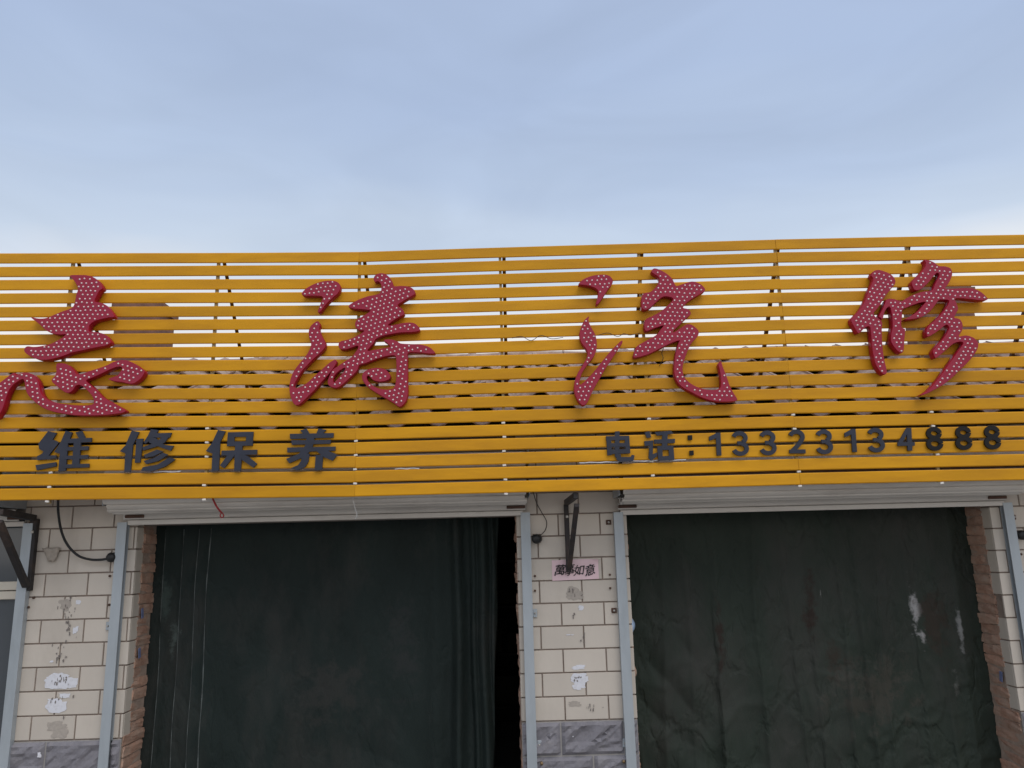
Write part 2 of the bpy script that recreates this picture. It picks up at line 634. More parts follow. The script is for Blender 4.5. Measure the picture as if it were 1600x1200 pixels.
def reveal(pier, xc, s, zskirt, row, ret=0.10, missing=()):
    """s=+1: the reveal faces +x (pier lies at smaller x)"""
    z = zskirt
    k = 0
    while z < ZD + 0.1:
        if k not in missing:
            part('corner_tile', box(0.016, ret - 0.004, row - JOINT, 0.0022, M['tile']), None, pier,
                 (xc - s * (0.008 + rnd.uniform(-.001, .001)), 0.0165 + (ret - 0.004) / 2, z + row / 2), (0, 0, rnd.uniform(-.01, .01)))
        z += row
        k += 1
    for (y0, y1, z0, z1) in ((ret + 0.012, 0.302, zskirt, ZD + 0.06), (0.016, 0.303, 0.0, zskirt)):
        part('mortar_bed', box(0.03, y1 - y0, z1 - z0, 0, M['mortar']), None, pier, (xc - s * 0.0165, (y0 + y1) / 2, (z0 + z1) / 2))
    z = 0.0
    i = 0
    while z < ZD + 0.05:
        h = rnd.uniform(0.066, 0.074)
        me = rnd.choice(brick_meshes)
        deep = ret if z > zskirt - 0.05 else 0.02
        o = part('brick', me, None, pier, (xc - s * (0.047 - rnd.uniform(-0.003, 0.014)), (deep + 0.312) / 2 + rnd.uniform(-.006, .006), z + h / 2),
                 (rnd.uniform(-.015, .015), rnd.uniform(-.02, .02), rnd.uniform(-.05, .05)))
        o.scale = (1, (0.312 - deep) / 0.195, h / 0.063)
        z += h
        i += 1


reveal(pierL, XL, 1, 0.834, 0.1535)
reveal(pierR, XR, -1, 0.842, 0.1517, missing=(4,))
reveal(pierM, XM0, -1, 0.866, 0.1517, 0.06)
reveal(pierM, XM1, 1, 0.866, 0.1517, 0.06)

# wall over the openings, side and back walls, floor slab of the room
pbox('lintel', XL - 0.1, XM0 + 0.05, 0.012, WT, ZD, ZTOP, M['plaster'], bld, 0)
pbox('lintel', XM1 - 0.05, XR + 0.1, 0.012, WT, ZD + 0.004, ZTOP, M['plaster'], bld, 0)
pbox('lintel', -6.2, XB + 0.004, 0.012, WT, ZD + 0.1, ZTOP, M['plaster'], bld, 0)
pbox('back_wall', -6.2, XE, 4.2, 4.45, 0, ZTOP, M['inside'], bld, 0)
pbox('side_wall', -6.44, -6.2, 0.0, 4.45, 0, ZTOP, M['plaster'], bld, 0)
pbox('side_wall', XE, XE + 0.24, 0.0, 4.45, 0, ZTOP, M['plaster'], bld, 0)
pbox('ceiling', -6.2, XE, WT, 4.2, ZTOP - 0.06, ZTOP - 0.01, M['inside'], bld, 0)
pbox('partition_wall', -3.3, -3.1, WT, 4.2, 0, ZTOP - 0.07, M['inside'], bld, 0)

# ---- pitched roof: eave just behind the fascia, ridge where the sky starts between the slats
Y_E, Z_E = -0.16, 2.84
SL = math.tan(R(26))
run = 1.95
Y_R, Z_R = Y_E + run, Z_E + run * SL
th = 0.04
rv = []
for x in (-6.7, 6.1):
    rv += [(x, Y_E, Z_E), (x, Y_R, Z_R), (x, 4.75, Z_E), (x, Y_E, Z_E - th), (x, Y_R, Z_R - th - 0.02), (x, 4.75, Z_E - th)]
roof = part('roof', mesh_from('roof', rv, [(0, 6, 7, 1), (1, 7, 8, 2), (3, 4, 10, 9), (4, 5, 11, 10), (0, 3, 9, 6), (2, 8, 11, 5),
                                          (0, 1, 4, 3), (1, 2, 5, 4), (6, 9, 10, 7), (7, 10, 11, 8)]), M['roof_under'], bld)
gab = []
for x in (-6.32, XE + 0.1):
    gab.append(part('gable', mesh_from('gable', [(x - .1, 0, ZTOP), (x - .1, 4.45, ZTOP), (x - .1, Y_R, Z_R - .09), (x + .1, 0, ZTOP), (x + .1, 4.45, ZTOP), (x + .1, Y_R, Z_R - .09)],
                                       [(0, 2, 1), (3, 4, 5), (0, 3, 5, 2), (1, 2, 5, 4), (0, 1, 4, 3)]), M['plaster'], bld))


def pan_tile(seed):
    rr = random.Random(seed)
    w, l = 0.31, 0.36
    vs, fs = [], []
    n = 8
    for t in (0, 1):
        for j, yy in enumerate((0, l)):
            for i in range(n + 1):
                u = i / n
                zz = 0.042 * math.cos(u * 2 * math.pi) + 0.012 * (1 if j == 0 else -0.6) + (0.012 if t else 0)
                vs.append(((u - 0.5) * w, yy, zz + rr.uniform(-.003, .003)))
    m = n + 1
    for i in range(n):
        fs.append((2 * m + i, 2 * m + i + 1, 3 * m + i + 1, 3 * m + i))
        fs.append((i + 1, i, m + i, m + i + 1))
        fs.append((i, i + 1, 2 * m + i + 1, 2 * m + i))
        fs.append((m + i + 1, m + i, 3 * m + i, 3 * m + i + 1))
    fs += [(0, 2 * m, 3 * m, m), (n, m + n, 3 * m + n, 2 * m + n)]
    me = mesh_from('roof_tile', vs, fs)
    me.materials.append(M['roof_tile'])
    return me


pts_ = [pan_tile(i) for i in range(5)]
ang = math.atan(SL)
slope_len = run / math.cos(ang)
NR, NC = 7, 40
for j in range(NR):
    s0 = -0.05 + j * slope_len / NR
    for i in range(NC):
        x = -6.1 + i * 0.298 + (0.15 if j % 2 else 0)
        part('roof_tile', pts_[rnd.randrange(5)], None, roof,
             (x + rnd.uniform(-.008, .008), Y_E + s0 * math.cos(ang), Z_E + s0 * math.sin(ang) + 0.045 + rnd.uniform(-.006, .008)),
             (ang + rnd.uniform(-.02, .02), rnd.uniform(-.03, .03), rnd.uniform(-.02, .02)))
part('ridge_cap', tube([(x, Y_R + 0.004 * math.sin(x * 9), Z_R + 0.03 + 0.008 * math.sin(x * 5.1)) for x in np.linspace(-6.7, 6.1, 50)], 0.055, 8), M['roof_tile'], roof)


def chimney(px0, px1, pyt, y):
    xa, zt = W(px0, pyt, y)
    xb, _ = W(px1, pyt, y)
    zb = Z_E + (y - Y_E) * SL - 0.1
    bm = bmesh.new()
    for (a, b, c, d, e, f) in ((xa, xb, y, y + 0.36, zb, zt - 0.1), (xa - .025, xb + .025, y - .025, y + 0.385, zt - 0.1, zt - 0.03),
                               (xa - .005, xb + .005, y - .005, y + 0.365, zt - 0.03, zt)):
        g = bmesh.ops.create_cube(bm, size=1)
        for v in g['verts']:
            v.co = Vector(((a + b) / 2 + v.co.x * (b - a), (c + d) / 2 + v.co.y * (d - c), (e + f) / 2 + v.co.z * (f - e)))
    me = bpy.data.meshes.new('chimney')
    bm.to_mesh(me)
    bm.free()
    part('chimney', me, M['chimney'], bld)


chimney(182, 247, 468, 1.0)
chimney(1440, 1516, 446, 1.0)

# ================================================================== SIGN FASCIA
YS = -0.45         # front face of the slats
NODES = [(-5.3, 4.118, 2.41), (-0.969, 4.046, 2.356), (1.946, 4.08, 2.363), (5.6, 4.074, 2.352)]
fas = thing('sign_fascia', 'long yellow fascia of horizontal metal slats above the two curtained doorways', 'sign', (0, YS, 2.37))
NS = 18


def slat_z(node, k):
    """bottom and top of slat k (0 = top) at a node"""
    _, zt, zb = node
    g = [0.0215 - 0.0045 * i / (NS - 2) for i in range(NS - 1)]
    h = (zt - zb - sum(g)) / NS
    top = zt - sum(h + g[i] for i in range(k))
    return top - h, top


def folded_slat(L, h):
    """shallow pressed-steel channel: face with rolled lips"""
    t, d = 0.0015, 0.013
    prof = [(d, -h / 2 + 0.004), (0.005, -h / 2), (0, -h / 2 + 0.006), (0, h / 2 - 0.006), (0.005, h / 2), (d, h / 2 - 0.004),
            (d, h / 2 - 0.006), (0.0065, h / 2 - 0.006), (0.0065, -h / 2 + 0.006), (d, -h / 2 + 0.006)]
    n = len(prof)
    ns = max(2, int(L / 0.35))
    vs, fs = [], []
    ph = rnd.uniform(0, 6)
    for i in range(ns + 1):
        x = -L / 2 + L * i / ns
        wob = 0.0016 * math.sin(ph + x * 2.3) + rnd.uniform(-.0006, .0006)
        wz = 0.0014 * math.sin(ph * 2 + x * 1.7)
        for (y, z) in prof:
            vs.append((x, y + wob, z + wz))
    for i in range(ns):
        for k in range(n):
            k2 = (k + 1) % n
            fs.append((i * n + k, (i + 1) * n + k, (i + 1) * n + k2, i * n + k2))
    fs.append(tuple(range(n)))
    fs.append(tuple(reversed([ns * n + k for k in range(n)])))
    me = mesh_from('slat', vs, fs)
    me.materials.append(M['yellow'])
    bm = bmesh.new()
    bm.from_mesh(me)
    bmesh.ops.recalc_face_normals(bm, faces=bm.faces)
    bm.to_mesh(me)
    bm.free()
    return me


for k in range(NS):
    for s in range(3):
        A, B = NODES[s], NODES[s + 1]
        za0, za1 = slat_z(A, k)
        zb0, zb1 = slat_z(B, k)
        xa, xb = A[0] + 0.0004, B[0] - 0.0004
        ca, cb = (za0 + za1) / 2, (zb0 + zb1) / 2
        L = math.hypot(xb - xa, cb - ca)
        part('slat', folded_slat(L, ((za1 - za0) + (zb1 - zb0)) / 2), None, fas,
             ((xa + xb) / 2, YS + rnd.uniform(0, 0.002), (ca + cb) / 2 + rnd.uniform(-.001, .001)),
             (rnd.uniform(-.02, .015), -math.atan2(cb - ca, xb - xa), 0))
# uprights behind the slats with a stay leaning back to the roof
for x in (-4.9, -3.93, -2.955, -1.948, -0.969, 0.01, 0.982, 1.946, 2.877, 3.85, 4.8):
    part('post', bar((x, YS + 0.028, 2.36), (x, YS + 0.028, 4.02), 0.019, 0.024, 0.002), M['post'], fas)
    part('stay', bar((x + 0.028, YS + 0.05, 4.03), (x + 0.03, YS + 0.75, 3.12), 0.024, 0.024, 0, True), M['rust'], fas)
for z in (2.46, 3.2, 3.9):
    A, B = Vector((-5.2, YS + 0.056, z)), Vector((5.5, YS + 0.056, z))
    if z != 2.46:
        continue
    part('back_rail', bar(A, B, 0.028, 0.028, 0.002), M['rust'], fas)


# pale blocks in the lower gaps stand for the uprights catching light
for x in (-2.955, -1.948, -0.969, 0.01, 0.982, 1.946, 2.877):
    i_ = 0 if x < -0.969 else (1 if x < 1.946 else 2)
    A, B = NODES[i_], NODES[i_ + 1]
    t_ = (x - A[0]) / (B[0] - A[0])
    for k in range(12, NS):
        if rnd.random() < 0.18:
            continue
        z = (slat_z(A, k)[0] * (1 - t_) + slat_z(B, k)[0] * t_) - 0.008
        part('clip', box(0.024, 0.012, 0.013, 0.002, M['clip']), None, fas, (x + rnd.uniform(-.005, .005), YS + 0.008, z), (0, rnd.uniform(-.15, .15), 0))


# iron brackets carrying the fascia off the wall
def bracket(x, ztop, zlow, w=0.044, dx=0.0):
    wy = -0.022
    br = part('support_bracket', bar((x, wy, zlow - 0.03), (x, wy, ztop), w, 0.042, 0.003), M['iron'], fas)
    part('bracket_arm', bar((x, wy - 0.02, ztop + 0.006), (x + dx, YS + 0.03, ztop + 0.03), w, 0.04, 0.003), M['iron'], br)
    part('bracket_strut', bar((x + 0.003, wy - 0.03, zlow), (x + 0.003 + dx, YS + 0.03, ztop - 0.03), w, 0.034, 0.003), M['iron'], br)
    part('bolt', box(0.02, 0.014, 0.02, 0.004, M['bolt']), None, br, (x + 0.002, wy - 0.026, ztop - 0.09))


bracket(-3.272, 2.285, 1.83)
bracket(0.437, 2.30, 1.86, 0.032, 0.035)


# ================================================================== SIGN LETTERING
def curve_shape(outlines, depth, bevel=0.0015):
    """2-D outlines (even-odd, holes allowed) in the x-z plane, extruded along y"""
    cu = bpy.data.curves.new('outline', 'CURVE')
    cu.dimensions = '2D'
    cu.fill_mode = 'BOTH'
    cu.extrude = depth / 2 - bevel
    cu.bevel_depth = bevel
    cu.bevel_resolution = 0
    cu.offset = -bevel
    for pts in outlines:
        sp = cu.splines.new('POLY')
        sp.points.add(len(pts) - 1)
        for p, q in zip(sp.points, pts):
            p.co = (q[0], q[1], 0, 1)
        sp.use_cyclic_u = True
    o = bpy.data.objects.new('tmp', cu)
    COL.objects.link(o)
    dg = bpy.context.evaluated_depsgraph_get()
    me = bpy.data.meshes.new_from_object(o.evaluated_get(dg))
    bpy.data.objects.remove(o)
    bpy.data.curves.remove(cu)
    # curve z -> -y, curve y -> z
    for v in me.vertices:
        v.co = Vector((v.co.x, -v.co.z, v.co.y))
    me.update()
    return me


def inside(poly, x, y):
    c = False
    n = len(poly)
    j = n - 1
    for i in range(n):
        xi, yi = poly[i][0], poly[i][1]
        xj, yj = poly[j][0], poly[j][1]
        if (yi > y) != (yj > y) and x < (xj - xi) * (y - yi) / (yj - yi) + xi:
            c = not c
        j = i
    return c


LET_D = 0.055
Y_FRONT = YS - 0.012 - LET_D      # front face of the red letters
Y_BACK = YS - 0.012


def red_character(label, origin, scale, pieces, holes=()):
    polys = []
    for pc in pieces:
        w = [W(origin[0] + x / scale, origin[1] + y / scale, Y_FRONT) for x, y in pc]
        polys.append([(v.x, v.y) for v in catmull([(a, b, 0) for a, b in w], 4, True)])
    hpolys = []
    for pc in holes:
        w = [W(origin[0] + x / scale, origin[1] + y / scale, Y_FRONT) for x, y in pc]
        hpolys.append([(v.x, v.y) for v in catmull([(a, b, 0) for a, b in w], 3, True)])
    allx = [p[0] for q in polys for p in q]
    allz = [p[1] for q in polys for p in q]
    base = thing('sign_character', label, 'sign letter', ((min(allx) + max(allx)) / 2, Y_BACK, min(allz)), 'large red characters on the fascia')
    for q in polys:
        hs = [h for h in hpolys if inside(q, h[0][0], h[0][1])]
        me = curve_shape([q] + hs, LET_D)
        me.materials.clear()
        me.materials.append(M['red_side'])
        me.materials.append(M['red_face'])
        me.polygons.foreach_set('material_index', [1 if p.normal.y < -0.9 else 0 for p in me.polygons])
        st = part('stroke', me, None, base, (0, Y_FRONT + LET_D / 2, 0))
        # LED lenses, set in rough rows over the face
        vs, fs = [], []
        xs = [p[0] for p in q]
        zs = [p[1] for p in q]
        arr = np.array(q)
        nxt = np.roll(arr, -1, 0)
        if hs:
            for h in hs:
                ha = np.array(h)
                arr = np.vstack([arr, ha])
                nxt = np.vstack([nxt, np.roll(ha, -1, 0)])
        sp = 0.0305
        row = 0
        tilt = rnd.uniform(-.35, .35)
        ct, stt = math.cos(tilt), math.sin(tilt)
        cx, cz = sum(xs) / len(xs), sum(zs) / len(zs)
        for j in range(-40, 41):
            for i in range(-40, 41):
                u = (i + (0.5 if j % 2 else 0)) * sp * 1.08
                v = j * sp * 0.92
                x = cx + u * ct - v * stt + rnd.uniform(-.003, .003)
                z = cz + u * stt + v * ct + rnd.uniform(-.003, .003)
                if not (min(xs) < x < max(xs) and min(zs) < z < max(zs)):
                    continue
                if not inside(q, x, z) or any(inside(h, x, z) for h in hs):
                    continue
                d = nxt - arr
                t = np.clip(((x - arr[:, 0]) * d[:, 0] + (z - arr[:, 1]) * d[:, 1]) / np.maximum((d ** 2).sum(1), 1e-12), 0, 1)
                dist = np.sqrt((x - arr[:, 0] - t * d[:, 0]) ** 2 + (z - arr[:, 1] - t * d[:, 1]) ** 2).min()
                if dist < 0.0105:
                    continue
                b0 = len(vs)
                r = 0.0066
                for (rr, dy) in ((r, 0.001), (r * 0.75, -0.004)):
                    for a in range(6):
                        vs.append((x + rr * math.cos(a * math.pi / 3), Y_FRONT + dy, z + rr * math.sin(a * math.pi / 3)))
                vs.append((x, Y_FRONT - 0.006, z))
                for a in range(6):
                    a2 = (a + 1) % 6
                    fs.append((b0 + a, b0 + a2, b0 + 6 + a2, b0 + 6 + a))
                    fs.append((b0 + 6 + a, b0 + 6 + a2, b0 + 12))
        if vs:
            off = Vector((0, Y_FRONT + LET_D / 2, 0))
            me2 = mesh_from('led', [Vector(v) for v in vs], fs)
            part('led_dots', me2, M['led'], st, (0, 0, 0), kind='stuff')
        # spacers that hold the stroke off the slats
        zc = (min(zs) + max(zs)) / 2
        cand = [(x, z) for x, z in ((cx + rnd.uniform(-.1, .1), zc + rnd.uniform(-.2, .2)) for _ in range(60)) if inside(q, x, z)]
        for (x, z) in cand[:3]:
            part('spacer', box(0.012, 0.014, 0.012, 0.002, M['bolt']), None, st, (x, YS - 0.006, z))
    return base


Z1 = [
    [(545, 52), (620, 48), (690, 52), (745, 75), (785, 115), (800, 152), (775, 172), (752, 215), (738, 255), (775, 262), (822, 280), (862, 322),
     (893, 372), (850, 380), (790, 393), (740, 408), (703, 435), (693, 462), (700, 490), (760, 495), (812, 510), (846, 540), (865, 575), (830, 598),
     (760, 612), (700, 624), (640, 638), (560, 655), (500, 678), (430, 698), (370, 710), (310, 710), (260, 695), (215, 670), (190, 645), (192, 620),
     (215, 605), (262, 610), (320, 604), (390, 588), (440, 564), (490, 534), (512, 512), (480, 513), (430, 510), (390, 498), (350, 473), (310, 435),
     (272, 405), (242, 378), (300, 388), (360, 384), (420, 360), (480, 335), (540, 315), (572, 293), (586, 250), (596, 200), (608, 160), (596, 120), (572, 85)],
    [(-40, 925), (0, 888), (40, 858), (105, 812), (120, 830), (150, 821), (190, 810), (230, 815), (270, 840), (298, 880), (306, 912), (312, 945), (325, 980),
     (352, 1010), (400, 1034), (460, 1050), (540, 1061), (620, 1067), (715, 1062), (733, 1035), (720, 995), (690, 958), (655, 925), (618, 906), (590, 915),
     (570, 945), (540, 968), (505, 963), (460, 930), (430, 905), (405, 880), (407, 858), (430, 835), (440, 800), (438, 760), (446, 740), (480, 737),
     (520, 745), (552, 767), (580, 800), (602, 824), (650, 818), (700, 798), (760, 780), (830, 755), (880, 730), (930, 715), (990, 715), (1050, 740),
     (1100, 775), (1130, 800), (1112, 840), (1080, 873), (1040, 896), (1000, 896), (950, 884), (900, 879), (845, 862), (884, 845), (920, 830), (942, 800),
     (952, 776), (938, 764), (900, 770), (840, 795), (760, 833), (700, 858), (672, 876), (720, 920), (760, 960), (800, 1000), (850, 1030), (910, 1064),
     (950, 1085), (980, 1108), (958, 1124), (900, 1133), (820, 1142), (720, 1146), (600, 1144), (500, 1132), (420, 1117), (350, 1093), (290, 1054),
     (240, 1010), (210, 970), (196, 920), (190, 880), (180, 862), (160, 866), (130, 885), (100, 908), (70, 950), (46, 1010), (26, 1075), (2, 1125), (-40, 1160)],
]
Z2 = [
    [(150, 186), (180, 150), (230, 120), (290, 98), (350, 88), (400, 92), (434, 113), (440, 148), (420, 185), (385, 215), (348, 250), (318, 285), (296, 315),
     (278, 328), (272, 318), (283, 285), (298, 245), (308, 212), (280, 203), (220, 202), (172, 202)],
    [(270, 392), (288, 418), (281, 448), (290, 480), (310, 520), (328, 555), (324, 590), (290, 630), (240, 675), (190, 725), (150, 770), (120, 820),
     (97, 862), (94, 888), (118, 895), (160, 876), (200, 848), (240, 810), (290, 765), (340, 720), (380, 690), (405, 682), (411, 703), (388, 745),
     (348, 795), (300, 848), (258, 897), (220, 935), (185, 970), (150, 1004), (120, 1022), (92, 1013), (70, 968), (58, 910), (62, 850), (80, 790),
     (110, 740), (150, 690), (190, 640), (216, 590), (220, 555), (205, 510), (205, 460), (226, 420)],
    [(690, 78), (700, 50), (735, 33), (775, 38), (810, 65), (834, 105), (842, 130), (900, 128), (960, 135), (994, 160), (1000, 188), (960, 213), (910, 243),
     (870, 273), (905, 300), (920, 338), (880, 363), (830, 393), (798, 424), (850, 419), (920, 405), (985, 405), (1024, 430), (1034, 462), (980, 474),
     (900, 477), (830, 487), (760, 502), (708, 526), (688, 558), (660, 590), (645, 615), (700, 606), (760, 596), (812, 584), (792, 558), (765, 535),
     (810, 528), (860, 540), (892, 559), (960, 564), (1040, 567), (1100, 584), (1135, 609), (1150, 634), (1100, 635), (1020, 627), (950, 630), (945, 680),
     (945, 760), (945, 850), (947, 930), (933, 990), (903, 1026), (878, 1033), (840, 1006), (780, 970), (720, 935), (660, 896), (620, 856), (602, 815),
     (616, 776), (660, 751), (720, 743), (780, 756), (814, 795), (812, 822), (780, 840), (730, 846), (692, 836), (668, 818), (652, 800), (638, 812),
     (650, 845), (690, 879), (740, 900), (800, 905), (840, 894), (856, 850), (860, 780), (860, 700), (850, 652), (800, 652), (740, 667), (680, 688),
     (620, 711), (582, 722), (568, 758), (540, 792), (500, 828), (460, 865), (420, 890), (385, 890), (352, 872), (346, 840), (360, 800), (382, 757),
     (430, 725), (480, 690), (522, 664), (550, 630), (574, 592), (568, 576), (530, 588), (480, 604), (440, 600), (426, 575), (440, 545), (500, 530),
     (560, 505), (600, 481), (618, 464), (580, 458), (552, 430), (560, 386), (600, 360), (640, 335), (664, 312), (600, 303), (540, 298), (502, 284),
     (520, 262), (580, 230), (650, 205), (722, 190), (745, 165), (747, 130), (738, 104), (720, 92), (702, 98)],
]
Z2H = [[(386, 842), (395, 802), (430, 766), (474, 742), (468, 770), (430, 813), (396, 850)]]
Z3 = [
    [(62, 150), (100, 115), (160, 92), (220, 84), (270, 90), (299, 118), (295, 150), (265, 190), (240, 228), (218, 263), (196, 290), (184, 287), (192, 252),
     (200, 214), (190, 185), (140, 163), (90, 155)],
    [(135, 375), (131, 405), (150, 450), (175, 495), (188, 545), (187, 600), (170, 650), (140, 690), (110, 730), (86, 770), (70, 820), (70, 848), (92, 838),
     (120, 810), (160, 770), (200, 720), (240, 670), (290, 610), (330, 570), (362, 542), (366, 560), (340, 600), (300, 660), (260, 720), (220, 788),
     (180, 857), (150, 915), (125, 970), (100, 992), (76, 982), (50, 945), (33, 890), (36, 830), (56, 770), (86, 720), (115, 670), (126, 632), (115, 600),
     (82, 555), (70, 500), (80, 450), (105, 400)],
    [(568, 62), (585, 42), (620, 48), (670, 75), (710, 110), (726, 140), (742, 164), (790, 148), (850, 132), (900, 145), (934, 173), (940, 198), (900, 223),
     (850, 253), (810, 283), (788, 314), (825, 325), (842, 358), (810, 388), (770, 428), (726, 470), (722, 486), (770, 456), (820, 428), (860, 440),
     (895, 475), (891, 510), (860, 545), (835, 580), (810, 640), (790, 700), (785, 750), (800, 800), (840, 840), (900, 870), (960, 884), (1020, 883),
     (1050, 863), (1051, 800), (1041, 740), (1034, 708), (1050, 686), (1066, 730), (1090, 790), (1110, 850), (1135, 900), (1164, 948), (1150, 962),
     (1080, 967), (1000, 962), (920, 938), (850, 903), (780, 863), (741, 815), (726, 750), (730, 680), (740, 620), (755, 562), (762, 542), (700, 562),
     (630, 597), (550, 636), (480, 657), (444, 658), (451, 620), (470, 580), (530, 545), (600, 505), (632, 465), (652, 438), (590, 456), (527, 474),
     (526, 400), (580, 370), (640, 335), (690, 290), (720, 254), (690, 238), (650, 238), (610, 267), (560, 314), (521, 329), (501, 306), (501, 250),
     (516, 215), (560, 205), (600, 170), (625, 125), (614, 98), (590, 82)],
]
Z4 = [
    [(206, 176), (222, 146), (260, 133), (310, 145), (360, 168), (392, 205), (393, 240), (360, 285), (325, 325), (300, 365), (280, 400), (255, 435), (228, 470),
     (240, 500), (270, 515), (292, 545), (290, 600), (292, 680), (298, 760), (310, 840), (325, 900), (328, 938), (310, 950), (278, 928), (244, 875), (224, 800),
     (213, 720), (206, 640), (196, 578), (160, 583), (110, 628), (80, 588), (48, 525), (75, 490), (120, 440), (160, 370), (185, 300), (212, 240), (222, 200)],
    [(330, 362), (380, 360), (420, 372), (447, 378), (490, 350), (560, 318), (620, 302), (682, 292), (702, 250), (725, 206), (740, 168), (722, 156), (700, 175),
     (660, 225), (620, 265), (585, 288), (550, 290), (530, 262), (526, 226), (560, 190), (600, 150), (628, 110), (634, 80), (624, 52), (690, 70), (735, 102),
     (780, 105), (825, 120), (840, 155), (834, 192), (810, 240), (786, 278), (850, 280), (930, 275), (1010, 280), (1070, 310), (1110, 348), (1113, 366),
     (1060, 370), (980, 361), (900, 354), (862, 360), (876, 400), (885, 440), (862, 488), (858, 506), (900, 520), (921, 560), (916, 608), (892, 652), (950, 645),
     (1010, 665), (1041, 700), (1040, 742), (1010, 797), (960, 857), (900, 916), (840, 975), (770, 1030), (700, 1070), (640, 1101), (590, 1112), (645, 1078),
     (692, 1030), (742, 970), (792, 900), (842, 830), (892, 760), (926, 708), (906, 694), (870, 700), (840, 716), (800, 752), (752, 793), (712, 822), (696, 795),
     (690, 765), (722, 722), (770, 670), (802, 620), (816, 582), (792, 562), (742, 600), (692, 635), (650, 655), (638, 630), (640, 598), (656, 570), (702, 530),
     (752, 480), (792, 430), (816, 374), (770, 366), (737, 368), (712, 400), (682, 440), (640, 478), (590, 506), (530, 517), (470, 520), (522, 490), (572, 455),
     (612, 410), (632, 384), (590, 388), (530, 408), (482, 428), (452, 445), (448, 500), (441, 560), (452, 588), (472, 600), (466, 680), (462, 750), (450, 780),
     (425, 775), (388, 737), (362, 690), (364, 630), (374, 580), (371, 500), (358, 432), (340, 422), (312, 460), (296, 518), (280, 508), (268, 494), (296, 440), (316, 390)],
]
red_character('big red dotted brush character above the dark 维, broad stacked strokes over a hooked base', (0, 420), 5.0, Z1)
red_character('big red dotted brush character above the dark 养, water strokes beside a tangled body', (440, 420), 4.8, Z2, Z2H)
red_character('big red dotted brush character above the dark 电, its body ending in an upward hook', (890, 410), 4.444, Z3)
red_character('big red dotted brush character above the three black eights, upright stroke beside crossed strokes', (1320, 395), 5.0, Z4)

# ---- small flat dark characters
CH_D = 0.012
Y_CH = YS - 0.004 - CH_D


def ribbon(pts, w, smooth=True, n=5):
    """thick line as polygon (list of points) in zoom pixels"""
    p = catmull([(a, b, 0) for a, b in pts], n) if smooth else [Vector((a, b, 0)) for a, b in pts]
    L, Rr = [], []
    for i in range(len(p)):
        d = (p[min(i + 1, len(p) - 1)] - p[max(i - 1, 0)]).normalized()
        nrm = Vector((-d.y, d.x, 0))
        L.append(p[i] + nrm * w / 2)
        Rr.append(p[i] - nrm * w / 2)
    return L, Rr


def flat_character(label, origin, scale, strokes, material, group, name='sign_character', cat='sign letter', depth=CH_D, ysurf=YS - 0.004):
    """strokes: ('p', [points]) polygons or ('r', width, [points]) ribbons, in zoom pixels (scale: sx, sy)"""
    yf = ysurf - depth
    sx, sy = scale if isinstance(scale, tuple) else (scale, scale)
    bm = bmesh.new()

    def w3(p, y):
        x, z = W(origin[0] + p[0] / sx, origin[1] + p[1] / sy, yf)
        return bm.verts.new((x, y, z))
    for k, s in enumerate(strokes):
        y0, y1 = yf - 0.0003 * k, ysurf - 0.0001 * k
        if s[0] == 'p':
            pts = s[1]
            fr = [w3(p, y0) for p in pts]
            bk = [w3(p, y1) for p in pts]
            bm.faces.new(fr)
            bm.faces.new(list(reversed(bk)))
            for i in range(len(pts)):
                j = (i + 1) % len(pts)
                bm.faces.new((fr[j], fr[i], bk[i], bk[j]))
        else:
            Lp, Rp = ribbon(s[2], s[1], len(s[2]) > 2)
            fl, fr = [w3(p, y0) for p in Lp], [w3(p, y0) for p in Rp]
            bl, br = [w3(p, y1) for p in Lp], [w3(p, y1) for p in Rp]
            for i in range(len(fl) - 1):
                bm.faces.new((fl[i], fl[i + 1], fr[i + 1], fr[i]))
                bm.faces.new((bl[i + 1], bl[i], br[i], br[i + 1]))
                bm.faces.new((fl[i + 1], fl[i], bl[i], bl[i + 1]))
                bm.faces.new((fr[i], fr[i + 1], br[i + 1], br[i]))
            bm.faces.new((fl[0], fr[0], br[0], bl[0]))
            bm.faces.new((fr[-1], fl[-1], bl[-1], br[-1]))
    bmesh.ops.recalc_face_normals(bm, faces=bm.faces)
    cx = sum(v.co.x for v in bm.verts) / len(bm.verts)
    cz = min(v.co.z for v in bm.verts)
    for v in bm.verts:
        v.co -= Vector((cx, ysurf, cz))
    me = bpy.data.meshes.new('character')
    bm.to_mesh(me)
    bm.free()
    o = link(name, me, material, None, (cx, ysurf, cz))
    tag(o, label, cat, group)
    return o


G1 = 'dark characters 维修保养 on the lower slats'
S5 = (1600 / 260, 6.15)
P, Q = 'p', 'r'
wei = [(P, [(215, 85), (298, 100), (258, 165), (295, 178), (318, 195), (225, 310), (130, 255), (122, 205)]), (P, [(122, 200), (190, 175), (240, 200), (235, 260), (130, 250)]),
       (P, [(110, 325), (292, 315), (290, 345), (112, 362)]), (P, [(112, 325), (160, 300), (190, 250), (225, 250), (235, 300), (200, 345), (120, 360)]),
       (P, [(95, 410), (292, 382), (296, 420), (108, 460)]),
       (P, [(385, 80), (450, 95), (410, 190), (325, 300), (275, 285), (340, 185)]),
       (P, [(345, 210), (408, 190), (385, 465), (315, 472), (330, 300)]),
       (P, [(480, 95), (540, 82), (575, 150), (520, 165)]),
       (P, [(400, 158), (635, 148), (632, 188), (400, 200)]), (P, [(385, 238), (605, 228), (602, 265), (385, 272)]),
       (P, [(375, 322), (600, 312), (600, 348), (375, 355)]), (P, [(365, 405), (610, 396), (610, 432), (365, 440)]),
       (P, [(468, 160), (535, 160), (512, 436), (446, 436)])]
flat_character('small dark character 维, first of the four reading 维修保养', (40, 660), S5, wei, M['char'], G1)
